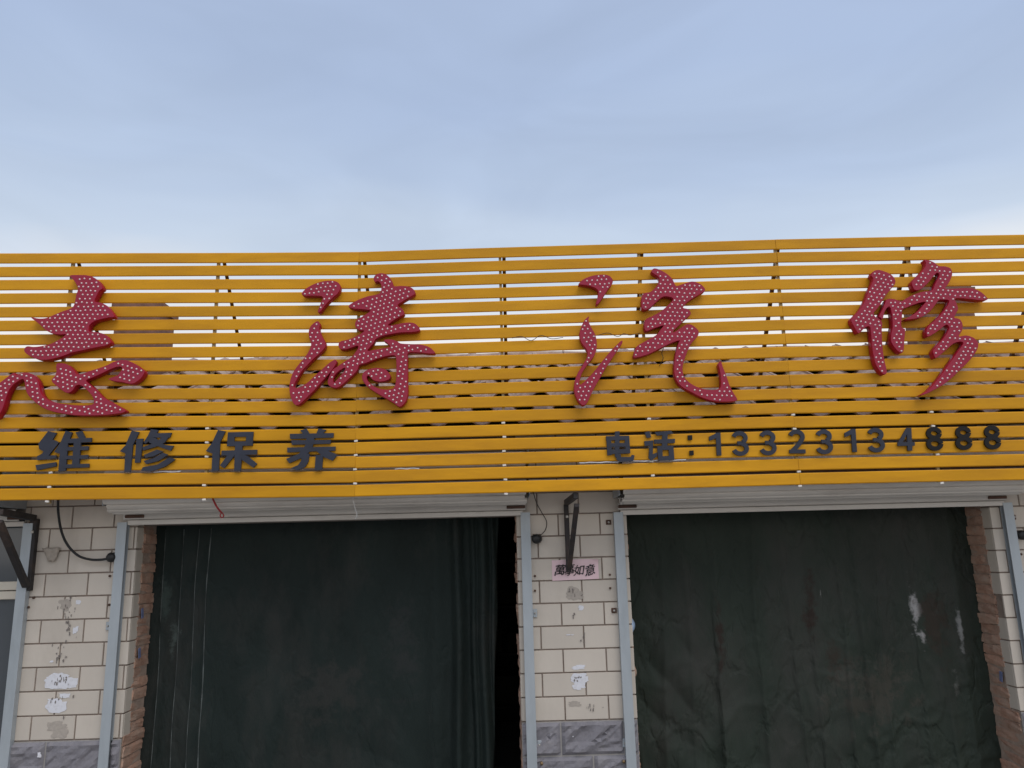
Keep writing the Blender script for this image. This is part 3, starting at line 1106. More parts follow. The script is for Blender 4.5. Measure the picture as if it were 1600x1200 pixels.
xiu = [(P, [(1020, 78), (1092, 92), (1045, 190), (975, 300), (905, 278), (960, 220)]), (P, [(962, 215), (1032, 195), (1008, 475), (948, 480)]),
       (P, [(1065, 158), (1130, 155), (1100, 385), (1050, 388)]),
       (P, [(1205, 65), (1278, 75), (1230, 150), (1150, 205), (1135, 190), (1175, 130)]), (P, [(1215, 105), (1405, 100), (1385, 145), (1210, 145)]),
       (P, [(1340, 120), (1398, 110), (1335, 195), (1250, 235), (1130, 270), (1120, 240), (1250, 195)]),
       (P, [(1180, 150), (1250, 150), (1330, 215), (1425, 225), (1395, 272), (1300, 240), (1190, 195)]),
       (P, [(1265, 260), (1325, 280), (1230, 325), (1150, 340), (1140, 312)]),
       (P, [(1320, 290), (1370, 310), (1280, 370), (1160, 400), (1135, 370), (1230, 345)]),
       (P, [(1385, 335), (1442, 355), (1340, 425), (1200, 475), (1110, 462), (1130, 430), (1270, 405)])]
flat_character('small dark character 修, second of the four reading 维修保养', (40, 660), S5, xiu, M['char'], G1)
bao = [(P, [(250, 72), (322, 85), (270, 190), (200, 300), (132, 275), (190, 200)]), (P, [(200, 215), (270, 190), (256, 465), (188, 470)]),
       (P, [(345, 95), (590, 90), (588, 135), (345, 140)]), (P, [(345, 100), (410, 100), (402, 228), (335, 228)]), (P, [(525, 95), (590, 95), (580, 220), (515, 222)]),
       (P, [(340, 185), (585, 180), (582, 222), (337, 228)]), (P, [(415, 220), (485, 220), (468, 468), (405, 468)]),
       (P, [(285, 272), (626, 262), (624, 308), (283, 318)]), (P, [(350, 305), (415, 310), (310, 440), (268, 415)]), (P, [(470, 300), (530, 320), (626, 398), (590, 435), (480, 360)])]
flat_character('small dark character 保, third of the four reading 维修保养', (300, 660), S5, bao, M['char'], G1)
yang = [(P, [(1040, 75), (1100, 60), (1130, 110), (1075, 120)]), (P, [(1215, 58), (1292, 70), (1245, 118), (1195, 112)]),
        (P, [(940, 110), (1362, 102), (1360, 145), (945, 158)]), (P, [(955, 172), (1335, 168), (1332, 204), (960, 214)]), (P, [(915, 242), (1380, 232), (1378, 270), (917, 288)]),
        (P, [(1108, 108), (1185, 108), (1155, 255), (1080, 330), (935, 392), (905, 350), (1030, 300), (1090, 220)]),
        (P, [(1180, 262), (1260, 255), (1400, 310), (1352, 368), (1270, 335)]), (P, [(1060, 305), (1130, 300), (1118, 380), (1085, 430), (1010, 462), (950, 440), (1020, 410), (1050, 370)]),
        (P, [(1190, 315), (1260, 312), (1250, 458), (1180, 460)])]
flat_character('small dark character 养, last of the four reading 维修保养', (300, 660), S5, yang, M['char'], G1)
G2 = 'dark phone line on the lower slats'
S7 = (1600 / 330, 388 / 80)
dian = [(P, [(150, 68), (185, 66), (182, 260), (150, 262)]), (P, [(82, 104), (255, 100), (256, 132), (84, 136)]), (P, [(84, 104), (120, 104), (126, 246), (93, 250)]),
        (P, [(222, 102), (257, 100), (266, 232), (232, 236)]), (P, [(92, 158), (260, 154), (262, 182), (94, 186)]), (P, [(95, 208), (264, 202), (266, 234), (98, 240)]),
        (P, [(155, 240), (192, 240), (195, 262), (270, 262), (278, 245), (298, 250), (290, 290), (270, 297), (180, 297), (162, 280)])]
flat_character('small dark character 电 opening the phone line', (930, 660), S7, dian, M['char'], G2)
hua = [(P, [(375, 75), (410, 66), (425, 112), (392, 118)]), (P, [(372, 142), (440, 136), (436, 240), (470, 228), (470, 255), (425, 290), (405, 270), (412, 175), (376, 178)]),
       (P, [(450, 74), (575, 62), (592, 85), (470, 100)]), (P, [(510, 70), (550, 70), (545, 190), (505, 190)]), (P, [(445, 130), (605, 124), (603, 155), (447, 160)]),
       (P, [(470, 180), (590, 176), (592, 206), (472, 210)]), (P, [(470, 182), (508, 182), (512, 288), (478, 290)]), (P, [(555, 178), (592, 178), (600, 284), (562, 288)]),
       (P, [(476, 258), (598, 252), (598, 284), (478, 288)])]
flat_character('small dark character 话 just before the colon', (930, 660), S7, hua, M['char'], G2)
flat_character('small dark colon between 话 and the phone number', (930, 660), S7, [(P, [(702, 98), (735, 96), (736, 132), (704, 134)]), (P, [(714, 214), (746, 212), (747, 248), (716, 250)])], M['black_char'], G2)


def arc(cx, cy, rx, ry, a0, a1, n=9):
    return [(cx + rx * math.cos(R(a0 + (a1 - a0) * i / n)), cy + ry * math.sin(R(a0 + (a1 - a0) * i / n))) for i in range(n + 1)]


def digit(ch, x, y, w, h, lean=0.0):
    """strokes of a bold digit with its top-left at x, y in zoom pixels"""
    t = 0.265 * w if ch != '1' else 0.32 * w
    T = lambda pts: [(x + lean * (py / h) * 1.0 + px, y + py) for px, py in pts]
    if ch == '1':
        return [(P, T([(w * .55, 0), (w * .92, 0), (w * .92, h), (w * .55, h)])), (P, T([(w * .6, 0), (w * .62, h * .22), (0, h * .36), (0, h * .17), (w * .3, h * .1)]))]
    r1 = h * .235
    if ch == '3':
        return [(Q, t, T(arc(w * .47, h * .265, w * .37, h * .2, 195, 420))), (Q, t, T(arc(w * .49, h * .715, w * .40, h * .22, -75, 165, 11))),
                (P, T([(w * .32, h * .41), (w * .6, h * .41), (w * .6, h * .56), (w * .32, h * .56)]))]
    if ch == '2':
        return [(Q, t, T(arc(w * .48, h * .29, w * .38, h * .225, 195, 395) + [(w * .55, h * .65), (w * .14, h * .93)])), (P, T([(0, h * .84), (w, h * .83), (w, h), (0, h)]))]
    if ch == '4':
        return [(P, T([(w * .56, 0), (w * .84, 0), (w * .84, h), (w * .58, h)])), (P, T([(0, h * .63), (w, h * .62), (w, h * .78), (0, h * .79)])),
                (P, T([(w * .56, 0), (w * .72, h * .06), (w * .24, h * .70), (0, h * .68)]))]
    if ch == '8':
        return [(Q, t, T(arc(w * .5, h * .265, w * .345, h * .185, 0, 360, 14))), (Q, t, T(arc(w * .5, h * .715, w * .385, h * .205, 0, 360, 14)))]


D1 = [('1', 862, 78, 95, 172, 8, 'dark grey numeral one right after the colon'),
      ('3', 1035, 70, 122, 178, 8, 'dark grey numeral three directly following the first one'),
      ('3', 1245, 66, 122, 178, 8, 'dark grey numeral three directly before the two'),
      ('2', 1465, 58, 122, 176, 8, 'dark grey numeral two, the only two in the phone number')]
for ch, x, y, w_, h_, le, lab in D1:
    flat_character(lab, (930, 660), S7, digit(ch, x, y, w_, h_, le), M['char'], G2, 'sign_digit', 'sign digit')
D2 = [('3', 72, 106, 122, 178, 8, 'char', 'dark grey numeral three directly following the two'),
      ('1', 288, 98, 92, 174, 12, 'char', 'dark grey numeral one with a single three on either side'),
      ('3', 464, 94, 122, 176, 10, 'char', 'dark grey numeral three directly before the four'),
      ('4', 688, 90, 128, 172, 8, 'char', 'dark grey numeral four, the only four in the phone number'),
      ('8', 904, 84, 122, 176, 14, 'black_char', 'black numeral eight directly following the four'),
      ('8', 1126, 78, 122, 176, 12, 'black_char', 'black numeral eight between two other eights'),
      ('8', 1344, 74, 122, 176, 12, 'black_char', 'black numeral eight ending the phone number')]
for ch, x, y, w_, h_, le, mn, lab in D2:
    flat_character(lab, (1260, 650), S7, digit(ch, x, y, w_, h_, le), M[mn], G2, 'sign_digit', 'sign digit')

# ================================================================== ROLLER SHUTTERS
def rail(parent, x, z1, side, z0=0.0):
    """U-channel guide rail standing on the wall; side: +1 slot opens to +x"""
    w, d, t = 0.066, 0.045, 0.004
    prof = [(-w / 2 * side, 0), (-w / 2 * side, -d), (w / 2 * side, -d), (w / 2 * side, -d + t), ((-w / 2 + t) * side, -d + t), ((-w / 2 + t) * side, -t), (w / 2 * side, -t), (w / 2 * side, 0)]
    vs = [(x + a, b - 0.002, z0) for a, b in prof] + [(x + a, b - 0.002, z1) for a, b in prof]
    n = len(prof)
    fs = [(i, (i + 1) % n, n + (i + 1) % n, n + i) for i in range(n)] + [tuple(range(n)), tuple(range(2 * n - 1, n - 1, -1))]
    bm = bmesh.new()
    me = mesh_from('rail', vs, fs)
    bm.from_mesh(me)
    bmesh.ops.recalc_face_normals(bm, faces=bm.faces)
    bm.to_mesh(me)
    bm.free()
    return part('guide_rail', me, M['galv'], parent)


def shutter_slat(x0, x1, pa, pb, bulge):
    """one interlocking slat between two profile points (y, z), slightly bulged, with a rolled joint"""
    (ya, za), (yb, zb) = pa, pb
    d = Vector((yb - ya, zb - za))
    n = Vector((-d.y, d.x)).normalized() * bulge
    prof = []
    for t, o in ((0.0, 0.0), (0.06, 0.55), (0.18, 0.9), (0.5, 1.0), (0.82, 0.9), (0.92, 0.5), (0.97, -0.3), (1.0, -0.3)):
        prof.append(Vector((ya, za)) + d * t + n * o)
    vs, fs = [], []
    segs = 6
    for i in range(segs + 1):
        x = x0 + (x1 - x0) * i / segs
        for p in prof:
            vs.append((x, p.x, p.y))
        for p in prof:
            q = p - n.normalized() * 0.004
            vs.append((x, q.x, q.y))
    m = len(prof)
    for i in range(segs):
        for k in range(m - 1):
            a, b = i * 2 * m, (i + 1) * 2 * m
            fs.append((a + k, b + k, b + k + 1, a + k + 1))
            fs.append((a + m + k + 1, b + m + k + 1, b + m + k, a + m + k))
        fs.append((i * 2 * m, i * 2 * m + m, (i + 1) * 2 * m + m, (i + 1) * 2 * m))
        fs.append((i * 2 * m + m - 1, (i + 1) * 2 * m + m - 1, (i + 1) * 2 * m + 2 * m - 1, i * 2 * m + 2 * m - 1))
    for i in (0, segs):
        a = i * 2 * m
        for k in range(m - 1):
            fs.append((a + k, a + k + 1, a + m + k + 1, a + m + k) if i == 0 else (a + m + k, a + m + k + 1, a + k + 1, a + k))
    return mesh_from('shutter_slat', vs, fs)


def roller_shutter(label, xl, xr, zbar, rails, xcl=None, xcr=None):
    s = thing('roller_shutter', label, 'shutter', ((xl + xr) / 2, -0.03, 0.0), 'rolled-up shutters over the doorways')
    for x, side in rails:
        rl = rail(s, x, zbar + 0.02, side)
        S_RAILS.append((rl, x, side))
    xcl = xl if xcl is None else xcl
    xcr = xr if xcr is None else xcr
    # bottom bar and last slat hang in the rails, the rest is wound on the drum
    bb = part('bottom_bar', box(xr - xl, 0.034, 0.034, 0.004, M['shutter']), None, s, ((xl + xr) / 2, -0.026, zbar + 0.017))
    for x in (xl + 0.05, xr - 0.05):
        part('rusted_stop', box(0.13, 0.05, 0.022, 0.004, M['rust']), None, bb, (x, -0.034, zbar + 0.058))
    cy, cz, rad = -0.19, zbar + 0.245, 0.165
    prof = [(-0.028, zbar + 0.036), (-0.036, zbar + 0.085)]
    a0 = math.atan2(zbar + 0.115 - cz, -0.034 - cy)
    nseg = 22
    step = 2 * math.pi / nseg
    pts2 = [prof[0], prof[1]]
    aa = R(-38)
    for i in range(22):
        r_ = rad + 0.0006 * i
        pts2.append((cy + r_ * math.cos(aa - i * step), cz + r_ * math.sin(aa - i * step)))
    for i in range(len(pts2) - 1):
        e = 0.012 * (i % 2)
        part('shutter_slat', shutter_slat(xcl + 0.005 + e + rnd.uniform(0, .006), xcr - 0.005 - e - rnd.uniform(0, .006), pts2[i], pts2[i + 1], 0.014), M['shutter'], s)
    # drum and end plates
    for x in (xcl - 0.012, xcr + 0.012):
        part('end_plate', box(0.008, 0.30, 0.34, 0.003, M['galv']), None, s, (x, -0.152, zbar + 0.29))
    dr = part('drum', tube([(xcl - 0.01, cy, cz), (xcr + 0.01, cy, cz)], 0.09, 16), M['rust'], s)
    return s


S_RAILS = []
sh1 = roller_shutter('off-white rolled-up shutter over the doorway, with red strap and white string hanging from it', -2.622, 0.132, 2.226, [(-2.656, 1), (0.147, -1)], -2.66, 0.16)
sh2 = roller_shutter('off-white rolled-up shutter over the doorway with paint-stained curtain, no strap on it', 0.815, 3.535, 2.212, [(0.799, 1), (3.553, -1)], 0.79, 3.56)
sh3 = roller_shutter('off-white rolled-up shutter over the glazed bay beside the iron bracket', -5.9, -3.335, 2.235, [(-3.305, -1)], -5.9, -3.37)


# clamps and bolts fixing the rails, at their places on the tiles
def fixing(px, py, kind, railo):
    x, z = W(px, py, -0.01)
    if kind == 'lug':
        lo = part('fixing_lug', box(0.03, 0.012, 0.055, 0.003, M['galv']), None, railo, (x, -0.007, z))
        part('bolt', box(0.012, 0.012, 0.012, 0.003, M['bolt']), None, lo, (x, -0.017, z))
    elif kind == 'square':
        lo = part('fixing_plate', box(0.036, 0.008, 0.034, 0.002, M['rust']), None, railo, (x, -0.0045, z))
        part('bolt', tube([(x, -0.008, z), (x, -0.02, z)], 0.0085, 6), M['bolt'], lo)
    elif kind == 'bolt':
        part('bolt', tube([(x, 0.0, z), (x, -0.035, z - 0.004)], 0.011, 6), M['brass'], railo)
    else:
        part('screw', tube([(x, 0.0, z), (x, -0.012, z)], 0.008, 6), M['rust'], railo)


r1, r2, r3, r4, r0 = [t[0] for t in S_RAILS]
for px, py, kd, rr_ in ((951, 816, 'square', r3), (836, 900, 'screw', r2), (953, 898, 'screw', r3), (836, 923, 'screw', r2), (953.6, 919, 'screw', r3),
                        (836, 958, 'lug', r2), (959.6, 954, 'square', r3), (843, 1164, 'lug', r2), (976, 1161, 'lug', r3), (846, 1191, 'bolt', r2),
                        (974, 1188, 'bolt', r3), (171, 900, 'screw', r1), (170, 945, 'screw', r1), (169, 978, 'lug', r1), (44, 949, 'screw', r0),
                        (27, 1009, 'square', r0), (52, 934, 'screw', r0), (6, 1170, 'bolt', r0), (151, 1190, 'lug', r1), (1584, 808, 'square', r4), (1596, 866, 'screw', r4)):
    fixing(px, py, kd, rr_)

# ================================================================== CURTAINS
def curtain(name, label, x0, x1, z1, fn, edge, material, nx=260, nz=170, group=None):
    vs, fs = [], []
    for j in range(nz + 1):
        v = j / nz
        z = 0.06 + (z1 - 0.06) * v
        a = x0 + edge(z, 0)
        b = x1 + edge(z, 1)
        for i in range(nx + 1):
            u = i / nx
            x = a + (b - a) * u
            vs.append((x, 0.30 + fn(x, z, u, v), z))
    for j in range(nz):
        for i in range(nx):
            p = j * (nx + 1) + i
            fs.append((p, p + 1, p + nx + 2, p + nx + 1))
    me = mesh_from('curtain', vs, fs, True)
    o = link(name, me, material, None, (0, 0, 0))
    tag(o, label, 'curtain', group)
    md = o.modifiers.new('thickness', 'SOLIDIFY')
    md.thickness = 0.004
    md.offset = 1
    return o


def ridge(x, w):
    return math.exp(-(x / w) ** 2)


def n2(x, z, s=0.0):
    return noise.noise(Vector((x, s, z)))


def f_left(x, z, u, v):
    d = 0.018 * n2(x * 1.3, z * 0.5, 3) + 0.006 * n2(x * 4, z * 1.2, 7)
    # diagonal pulls low down
    d += 0.026 * (1 - v) ** 1.2 * (1 - abs(n2(x * 1.6 + z * 1.5, z * 0.8 - x * 0.4, 11)) * 2.4)
    d += 0.0025 * n2(x * 16, z * 7, 5)
    for xs in (-2.49, -2.36, -2.25, -2.17):
        d -= 0.006 * ridge(x - xs + 0.012 * n2(0, z * 1.4, xs * 9), 0.012)
    for xs, w, am in ((-0.52, 0.06, .03), (-0.355, 0.04, .09), (-0.235, 0.018, .05), (-0.17, 0.035, .08), (-0.1, 0.014, .05)):
        d -= am * ridge(x - xs - 0.02 * (1 - v) + 0.02 * n2(1, z * 1.1, xs * 5), w) * (0.5 + 0.5 * (1 - v) + 0.2)
    return d


def crease(x, w):
    """sharp pinched fold: steep on one side, soft on the other"""
    return math.exp(-abs(x) / w) if x < 0 else math.exp(-abs(x) / (w * 2.6))


def f_right(x, z, u, v):
    low = 1 - v
    d = 0.022 * n2(x * 1.1, z * 0.4, 23) + 0.010 * n2(x * 4.5, z * 0.35, 27)
    for k, (xs, am, w) in enumerate(((1.12, .022, .03), (1.3, .020, .025), (1.53, .024, .02), (1.82, .028, .02), (2.02, .022, .018), (2.25, .026, .018), (2.42, .032, .018), (2.55, .030, .018), (2.72, .02, .02), (2.95, .026, .028), (3.1, .022, .026), (3.3, .028, .03))):
        d -= am * crease(x - xs + 0.045 * n2(2, z * 0.9, k * 3.1) - 0.05 * low * math.sin(k * 2.1), w) * (0.35 + 0.9 * low)
    r1 = 1 - abs(n2(x * 2.3 - z * 1.8, z * 1.5 + x * 0.8, 31)) * 2.6
    r2 = 1 - abs(n2(x * 5, z * 4.2, 37)) * 2.6
    d += 0.012 * low * r1 + 0.006 * low * r2
    c1 = n2(x * 1.7 - z * 1.5, z * 1.2 + x * 0.9, 61) / 0.075
    c2 = n2(x * 3.3 + z * 1.0, z * 2.6 - x * 0.7, 67) / 0.085
    c3 = n2(x * 6.5, z * 5.0, 69) / 0.11
    d -= 0.008 * low ** 1.1 * math.exp(-c1 * c1) + 0.014 * low ** 1.1 * math.exp(-c2 * c2) + 0.006 * low ** 1.6 * math.exp(-c3 * c3)
    if x < 1.5:
        d += 0.05 * low ** 1.4 * (1 - abs(n2((x - 0.9) * 3.2 + z * 2.2, z * 0.9, 41)) * 2.2)
    d += 0.003 * n2(x * 17, z * 9, 45)
    return d


def e_left(z, s):
    if s == 0:
        return 0.012 * n2(0, z * 6, 51)
    return -0.075 * (1 - z / 2.2) + 0.03 * n2(0, z * 1.5, 53)


def e_right(z, s):
    return 0.012 * n2(0, z * 7, 55)


tl = tarp_mat('tarpaulin_old', (0.015, 0.023, 0.021), [(-2.38, 1.45, 0.06, 0.16, (0.09, 0.115, 0.105), 0.7), (-2.47, 1.75, 0.07, 0.2, (0.06, 0.085, 0.075), 0.6),
                                                     (-1.25, 1.05, 0.45, 0.35, (0.038, 0.037, 0.034), 0.6), (-0.75, 1.3, 0.2, 0.5, (0.034, 0.035, 0.035), 0.5)], 0.22)
tr = tarp_mat('tarpaulin_stained', (0.026, 0.035, 0.027), [(2.97, 1.49, 0.062, 0.30, (0.42, 0.41, 0.41), 0.75), (3.28, 1.35, 0.026, 0.22, (0.30, 0.30, 0.30), 0.6),
                                                          (2.30, 1.62, 0.012, 0.08, (0.35, 0.34, 0.33), 0.7), (2.21, 1.55, 0.09, 0.36, (0.030, 0.019, 0.015), 0.85),
                                                          (1.53, 1.30, 0.06, 0.36, (0.030, 0.019, 0.015), 0.85), (3.08, 1.4, 0.16, 0.4, (0.036, 0.025, 0.019), 0.75), (3.00, 1.30, 0.045, 0.14, (0.42, 0.41, 0.41), 0.7), (3.2, 0.95, 0.05, 0.14, (0.16, 0.16, 0.15), 0.5),
                                                          (2.6, 0.95, 0.5, 0.4, (0.062, 0.055, 0.045), 0.6), (2.34, 1.2, 0.1, 0.2, (0.034, 0.024, 0.018), 0.7)])
curL = curtain('door_curtain', 'dark green tarpaulin curtain with pale vertical seams, a black gap beside it', -2.66, -0.05, 2.36, f_left, e_left, tl)
curR = curtain('door_curtain', 'dark green tarpaulin curtain with brown stains and white paint smears, wrinkled low down', 0.80, 3.52, 2.36, f_right, e_right, tr)
M['seam'] = mat('worn_seam', (0.13, 0.15, 0.145), 0.7, 0, 0.5, 25, 0, 1, (0.025, 0.032, 0.031), 0.9, 18, (1, 1, 0.3), dirt_lo=0.4, dirt_hi=0.6)
for k, xs in enumerate((-2.49, -2.36, -2.25, -2.165)):
    pts3 = []
    for i in range(90):
        z = 0.1 + 2.1 * i / 89
        x = xs - 0.012 * n2(0, z * 1.4, xs * 9)
        pts3.append((x, 0.30 + f_left(x, z, 0, (z - 0.06) / 2.3) - 0.0035 + 0.004 * n2(k, z * 2.3, 97) + 0.002 * n2(k, z * 9, 98), z))
    part('seam', tube(pts3, [0.0028 + (0.0022 if k == 3 else 0) * (0.6 + 0.4 * math.sin(i * 0.7)) for i in range(90)], 5), M['seam'], curL)

# ================================================================== SMALL THINGS
# glazed bay at the left edge
win = thing('side_window', 'grey window with cream frame beside the leftmost guide rail', 'window', (-4.6, 0.08, 0.0))
for (z0, z1) in ((0.06, 0.5), (0.56, 1.742), (1.862, 2.30)):
    pbox('pane', -5.9, -3.39, 0.085, 0.093, z0, z1, M['glass'], win, 0)
for (z0, z1, y0) in ((0.0, 0.06, 0.06), (0.5, 0.56, 0.06), (1.742, 1.797, 0.055), (1.803, 1.862, 0.06), (2.30, 2.36, 0.06)):
    pbox('frame_bar', -5.9, -3.36, y0, 0.11, z0, z1, M['pvc'], win, 0.004)
for x in (-5.9, -4.62):
    pbox('frame_post', x - 0.03, x + 0.03, 0.052, 0.112, 0.0, 2.36, M['pvc'], win, 0.004)


def cable(label, pxs, y, r, plug, label_mat='black', ys=None):
    """pxs: (px, py, depth) along the cable"""
    pts = []
    for (a, b, yy) in pxs:
        x, z = W(a, b, yy)
        pts.append((x, yy, z))
    sm = catmull(pts, 8)
    base = thing('power_cable', label, 'cable', pts[-1])
    part('cord', tube(sm, r, 8), M[label_mat], base)
    x, y_, z = pts[-1]
    if plug:
        s = plug
        pg = part('socket', tube([(x + s * 0.028, -0.004, z + 0.006), (x + s * 0.012, -0.02, z + 0.006), (x, -0.045, z + 0.004), (x - s * .002, -0.06, z), (x - s * .004, -0.066, z)],
                                 [0.022, 0.032, 0.034, 0.026, 0.012], 12), M['black'], base)
        part('mounting_plate', box(0.055, 0.006, 0.06, 0.002, M['rust']), None, pg, (x + s * 0.006, -0.004, z + 0.008))
    return base


cable('thick black cable hanging in a loop from the fascia to a round black socket', [(91, 776, -0.2), (91, 800, -0.16), (96, 830, -0.10), (106, 852, -0.06), (122, 868, -0.045), (140, 874, -0.045), (158, 874.5, -0.05), (172, 872, -0.05)],
      0, 0.0085, 1)
cable('thin black wire dropping past the middle pier to a black socket', [(833, 768, -0.12), (838, 785, -0.05), (846, 800, -0.02), (854, 815, -0.02), (852, 828, -0.02), (845, 836, -0.03), (838, 843, -0.05)], 0, 0.003, 1, 'wire')
cable('short black lead with socket at the far pier, beside the last guide rail', [(1640, 770, -0.12), (1634, 800, -0.05), (1622, 828, -0.04), (1598, 837, -0.05)], 0, 0.006, 1)

# pink couplet slip on the middle pier
xa, za = W(862, 875, -0.004)
xb, zb = W(936, 905, -0.004)
pp = thing('paper_banner', 'small pink paper slip with black brushed characters behind the iron strut', 'paper', ((xa + xb) / 2, -0.004, zb))
vs, fs = [], []
nx_, nz_ = 24, 8
for j in range(nz_ + 1):
    for i in range(nx_ + 1):
        u, v = i / nx_, j / nz_
        yy = -0.0035 - 0.002 * abs(n2(u * 3, v * 2, 61))
        if u > 0.8 and v > 0.8:
            yy -= 0.02 * (u - 0.8) * (v - 0.8) * 25
        vs.append((xa + (xb - xa) * u + 0.002 * n2(v * 3, 1, 62), yy, zb + (za - zb) * v - 0.010 * (u - 0.5) * -0.6 - (0.012 * max(0, u - .6) if v > .9 else 0)))
for j in range(nz_):
    for i in range(nx_):
        q = j * (nx_ + 1) + i
        fs.append((q, q + 1, q + nx_ + 2, q + nx_ + 1))
sheet = part('sheet', mesh_from('sheet', vs, fs, True), M['pink'], pp)


def text_mesh(ch, size):
    cu = bpy.data.curves.new('text', 'FONT')
    cu.body = ch
    cu.size = size
    cu.align_x = 'CENTER'
    cu.extrude = 0.0004
    o = bpy.data.objects.new('tmp', cu)
    COL.objects.link(o)
    dg = bpy.context.evaluated_depsgraph_get()
    me = bpy.data.meshes.new_from_object(o.evaluated_get(dg))
    bpy.data.objects.remove(o)
    bpy.data.curves.remove(cu)
    for v in me.vertices:
        wob = noise.noise_vector(Vector((v.co.x * 60, v.co.y * 60, ord(ch) % 17))) * 0.0035
        v.co = Vector((v.co.x + wob.x + 0.12 * v.co.y, -v.co.z, v.co.y + wob.y + 0.15 * v.co.x))
    me.update()
    me.materials.clear()
    me.materials.append(M['ink'])
    return me


for ch, px, rz_ in (('萬', 873.5, 0.10), ('事', 889.5, -0.06), ('如', 904, 0.08), ('意', 922, -0.08)):
    tx, tz = W(px, 897.5, -0.0075)
    for k, (dx, dz) in enumerate(((0, 0), (0.0022, 0.0012))):      # brush strokes are thick: two passes
        part('brushed_character', text_mesh(ch, 0.078), None, sheet, (tx + dx, -0.0075 - 0.001 * k, tz + dz), (0, rz_, 0))


# torn bills, glue and ink left on the tiles
def blob(cx, cz, rx, rz, y, seed, n=18, jag=0.35):
    rr = random.Random(seed)
    vs = []
    for i in range(n):
        a = 2 * math.pi * i / n
        # squarish outline with torn edges
        c, s = math.cos(a), math.sin(a)
        k = 1 / max(abs(c), abs(s)) ** 0.8
        k *= 1 - jag * rr.random()
        vs.append((cx + rx * c * k, y, cz + rz * s * k))
    vs += [(a, y + 0.0012, b) for a, _, b in vs]
    fs = [tuple(range(n - 1, -1, -1))] + [(i, (i + 1) % n, n + (i + 1) % n, n + i) for i in range(n)]
    return vs, fs


def scraps(name, px, py, w, h, count, material, pier, seed, y=-0.0025, smin=0.3, smax=0.9, jag=0.35):
    rr = random.Random(seed)
    vs, fs = [], []
    cx, cz = W(px, py, 0)
    for i in range(count):
        s = rr.uniform(smin, smax)
        v, f = blob(cx + rr.uniform(-.5, .5) * w * (1 - s * .6), cz + rr.uniform(-.5, .5) * h * (1 - s * .6), w / 2 * s, h / 2 * s * rr.uniform(.5, 1), y - 0.0004 * i, rr.random(), jag=jag)
        b0 = len(vs)
        vs += v
        fs += [tuple(q + b0 for q in g) for g in f]
    me = mesh_from(name, vs, fs)
    bm = bmesh.new()
    bm.from_mesh(me)
    bmesh.ops.recalc_face_normals(bm, faces=bm.faces)
    bm.to_mesh(me)
    bm.free()
    return part(name, me, material, pier)


def inkmarks(px, py, w, h, count, pier, seed, y=-0.006):
    rr = random.Random(seed)
    vs, fs = [], []
    cx, cz = W(px, py, 0)
    for i in range(count):
        x, z = cx + rr.gauss(0, .25) * w, cz + rr.gauss(0, .25) * h
        v, f = blob(x, z, rr.uniform(.0015, .007), rr.uniform(.004, .016), y - 0.0003 * (i % 4), rr.random(), 7, 0.6)
        b0 = len(vs)
        vs += v
        fs += [tuple(q + b0 for q in g) for g in f]
    me = mesh_from('ink_marks', vs, fs)
    return part('ink_marks', me, M['old_ink'], pier, kind='stuff')


scraps('paper_remnant', 120.5, 946, 0.06, 0.11, 2, M['paper'], pierL, 1)
inkmarks(104, 950, 0.10, 0.14, 14, pierL, 2)
scraps('glue_stain', 103, 948, 0.10, 0.12, 3, M['glue'], pierL, 3, -0.0015)
inkmarks(107, 984, 0.035, 0.15, 18, pierL, 4)
scraps('paper_remnant', 119, 985, 0.035, 0.06, 2, M['paper'], pierL, 5)
inkmarks(97, 1020, 0.12, 0.13, 18, pierL, 6)
scraps('paper_remnant', 84, 1034, 0.05, 0.04, 2, M['paper'], pierL, 7)
scraps('paper_remnant', 96, 1061, 0.19, 0.13, 6, M['paper'], pierL, 8, smin=.55, smax=1.0)
inkmarks(97, 1063, 0.12, 0.08, 16, pierL, 9)
scraps('paper_remnant', 88, 1098, 0.17, 0.13, 5, M['paper'], pierL, 10, smin=.4)
inkmarks(92, 1094, 0.14, 0.12, 9, pierL, 11)
scraps('glue_stain', 90, 1140, 0.16, 0.12, 3, M['glue'], pierL, 12, -0.0015, .5, 1.0)
inkmarks(100, 1122, 0.03, 0.02, 2, pierL, 13)
scraps('paper_remnant', 906, 950, 0.05, 0.07, 3, M['paper'], pierM, 21)
scraps('glue_stain', 898, 925, 0.12, 0.09, 4, M['glue'], pierM, 22, -0.0015)
inkmarks(896, 926, 0.10, 0.07, 10, pierM, 23)
inkmarks(896, 961, 0.03, 0.03, 4, pierM, 24)
scraps('paper_remnant', 891, 993, 0.05, 0.02, 2, M['paper'], pierM, 25)
inkmarks(911, 994, 0.04, 0.06, 6, pierM, 26)
scraps('paper_remnant', 904, 1042, 0.11, 0.03, 3, M['paper'], pierM, 27)
scraps('paper_remnant', 907, 1064, 0.13, 0.12, 5, M['paper'], pierM, 28, smin=.45)
inkmarks(907, 1062, 0.10, 0.07, 8, pierM, 29)
inkmarks(922, 1105, 0.11, 0.05, 8, pierM, 30)
scraps('glue_stain', 905, 1100, 0.14, 0.07, 3, M['glue'], pierM, 31, -0.0015)
scraps('paper_remnant', 896, 1148, 0.025, 0.02, 1, M['paper'], pierM, 32, -0.036)
scraps('paper_remnant', 65, 1177, 0.035, 0.04, 2, M['paper'], pierL, 33, -0.036)
# daubs of blue paint on the brick reveals
for (px, py, s, pier) in ((217.5, 958, 1, pierL), (211, 1020, 1, pierL), (1571, 1056, -1, pierR)):
    x0 = XL if s == 1 else XR
    z = W(px, py, 0.15)[1]
    part('paint_daub', box(0.006, 0.03, 0.07, 0.002, M['blue']), None, pier, (x0 + s * 0.018, 0.13, z), (0.2, 0, 0))

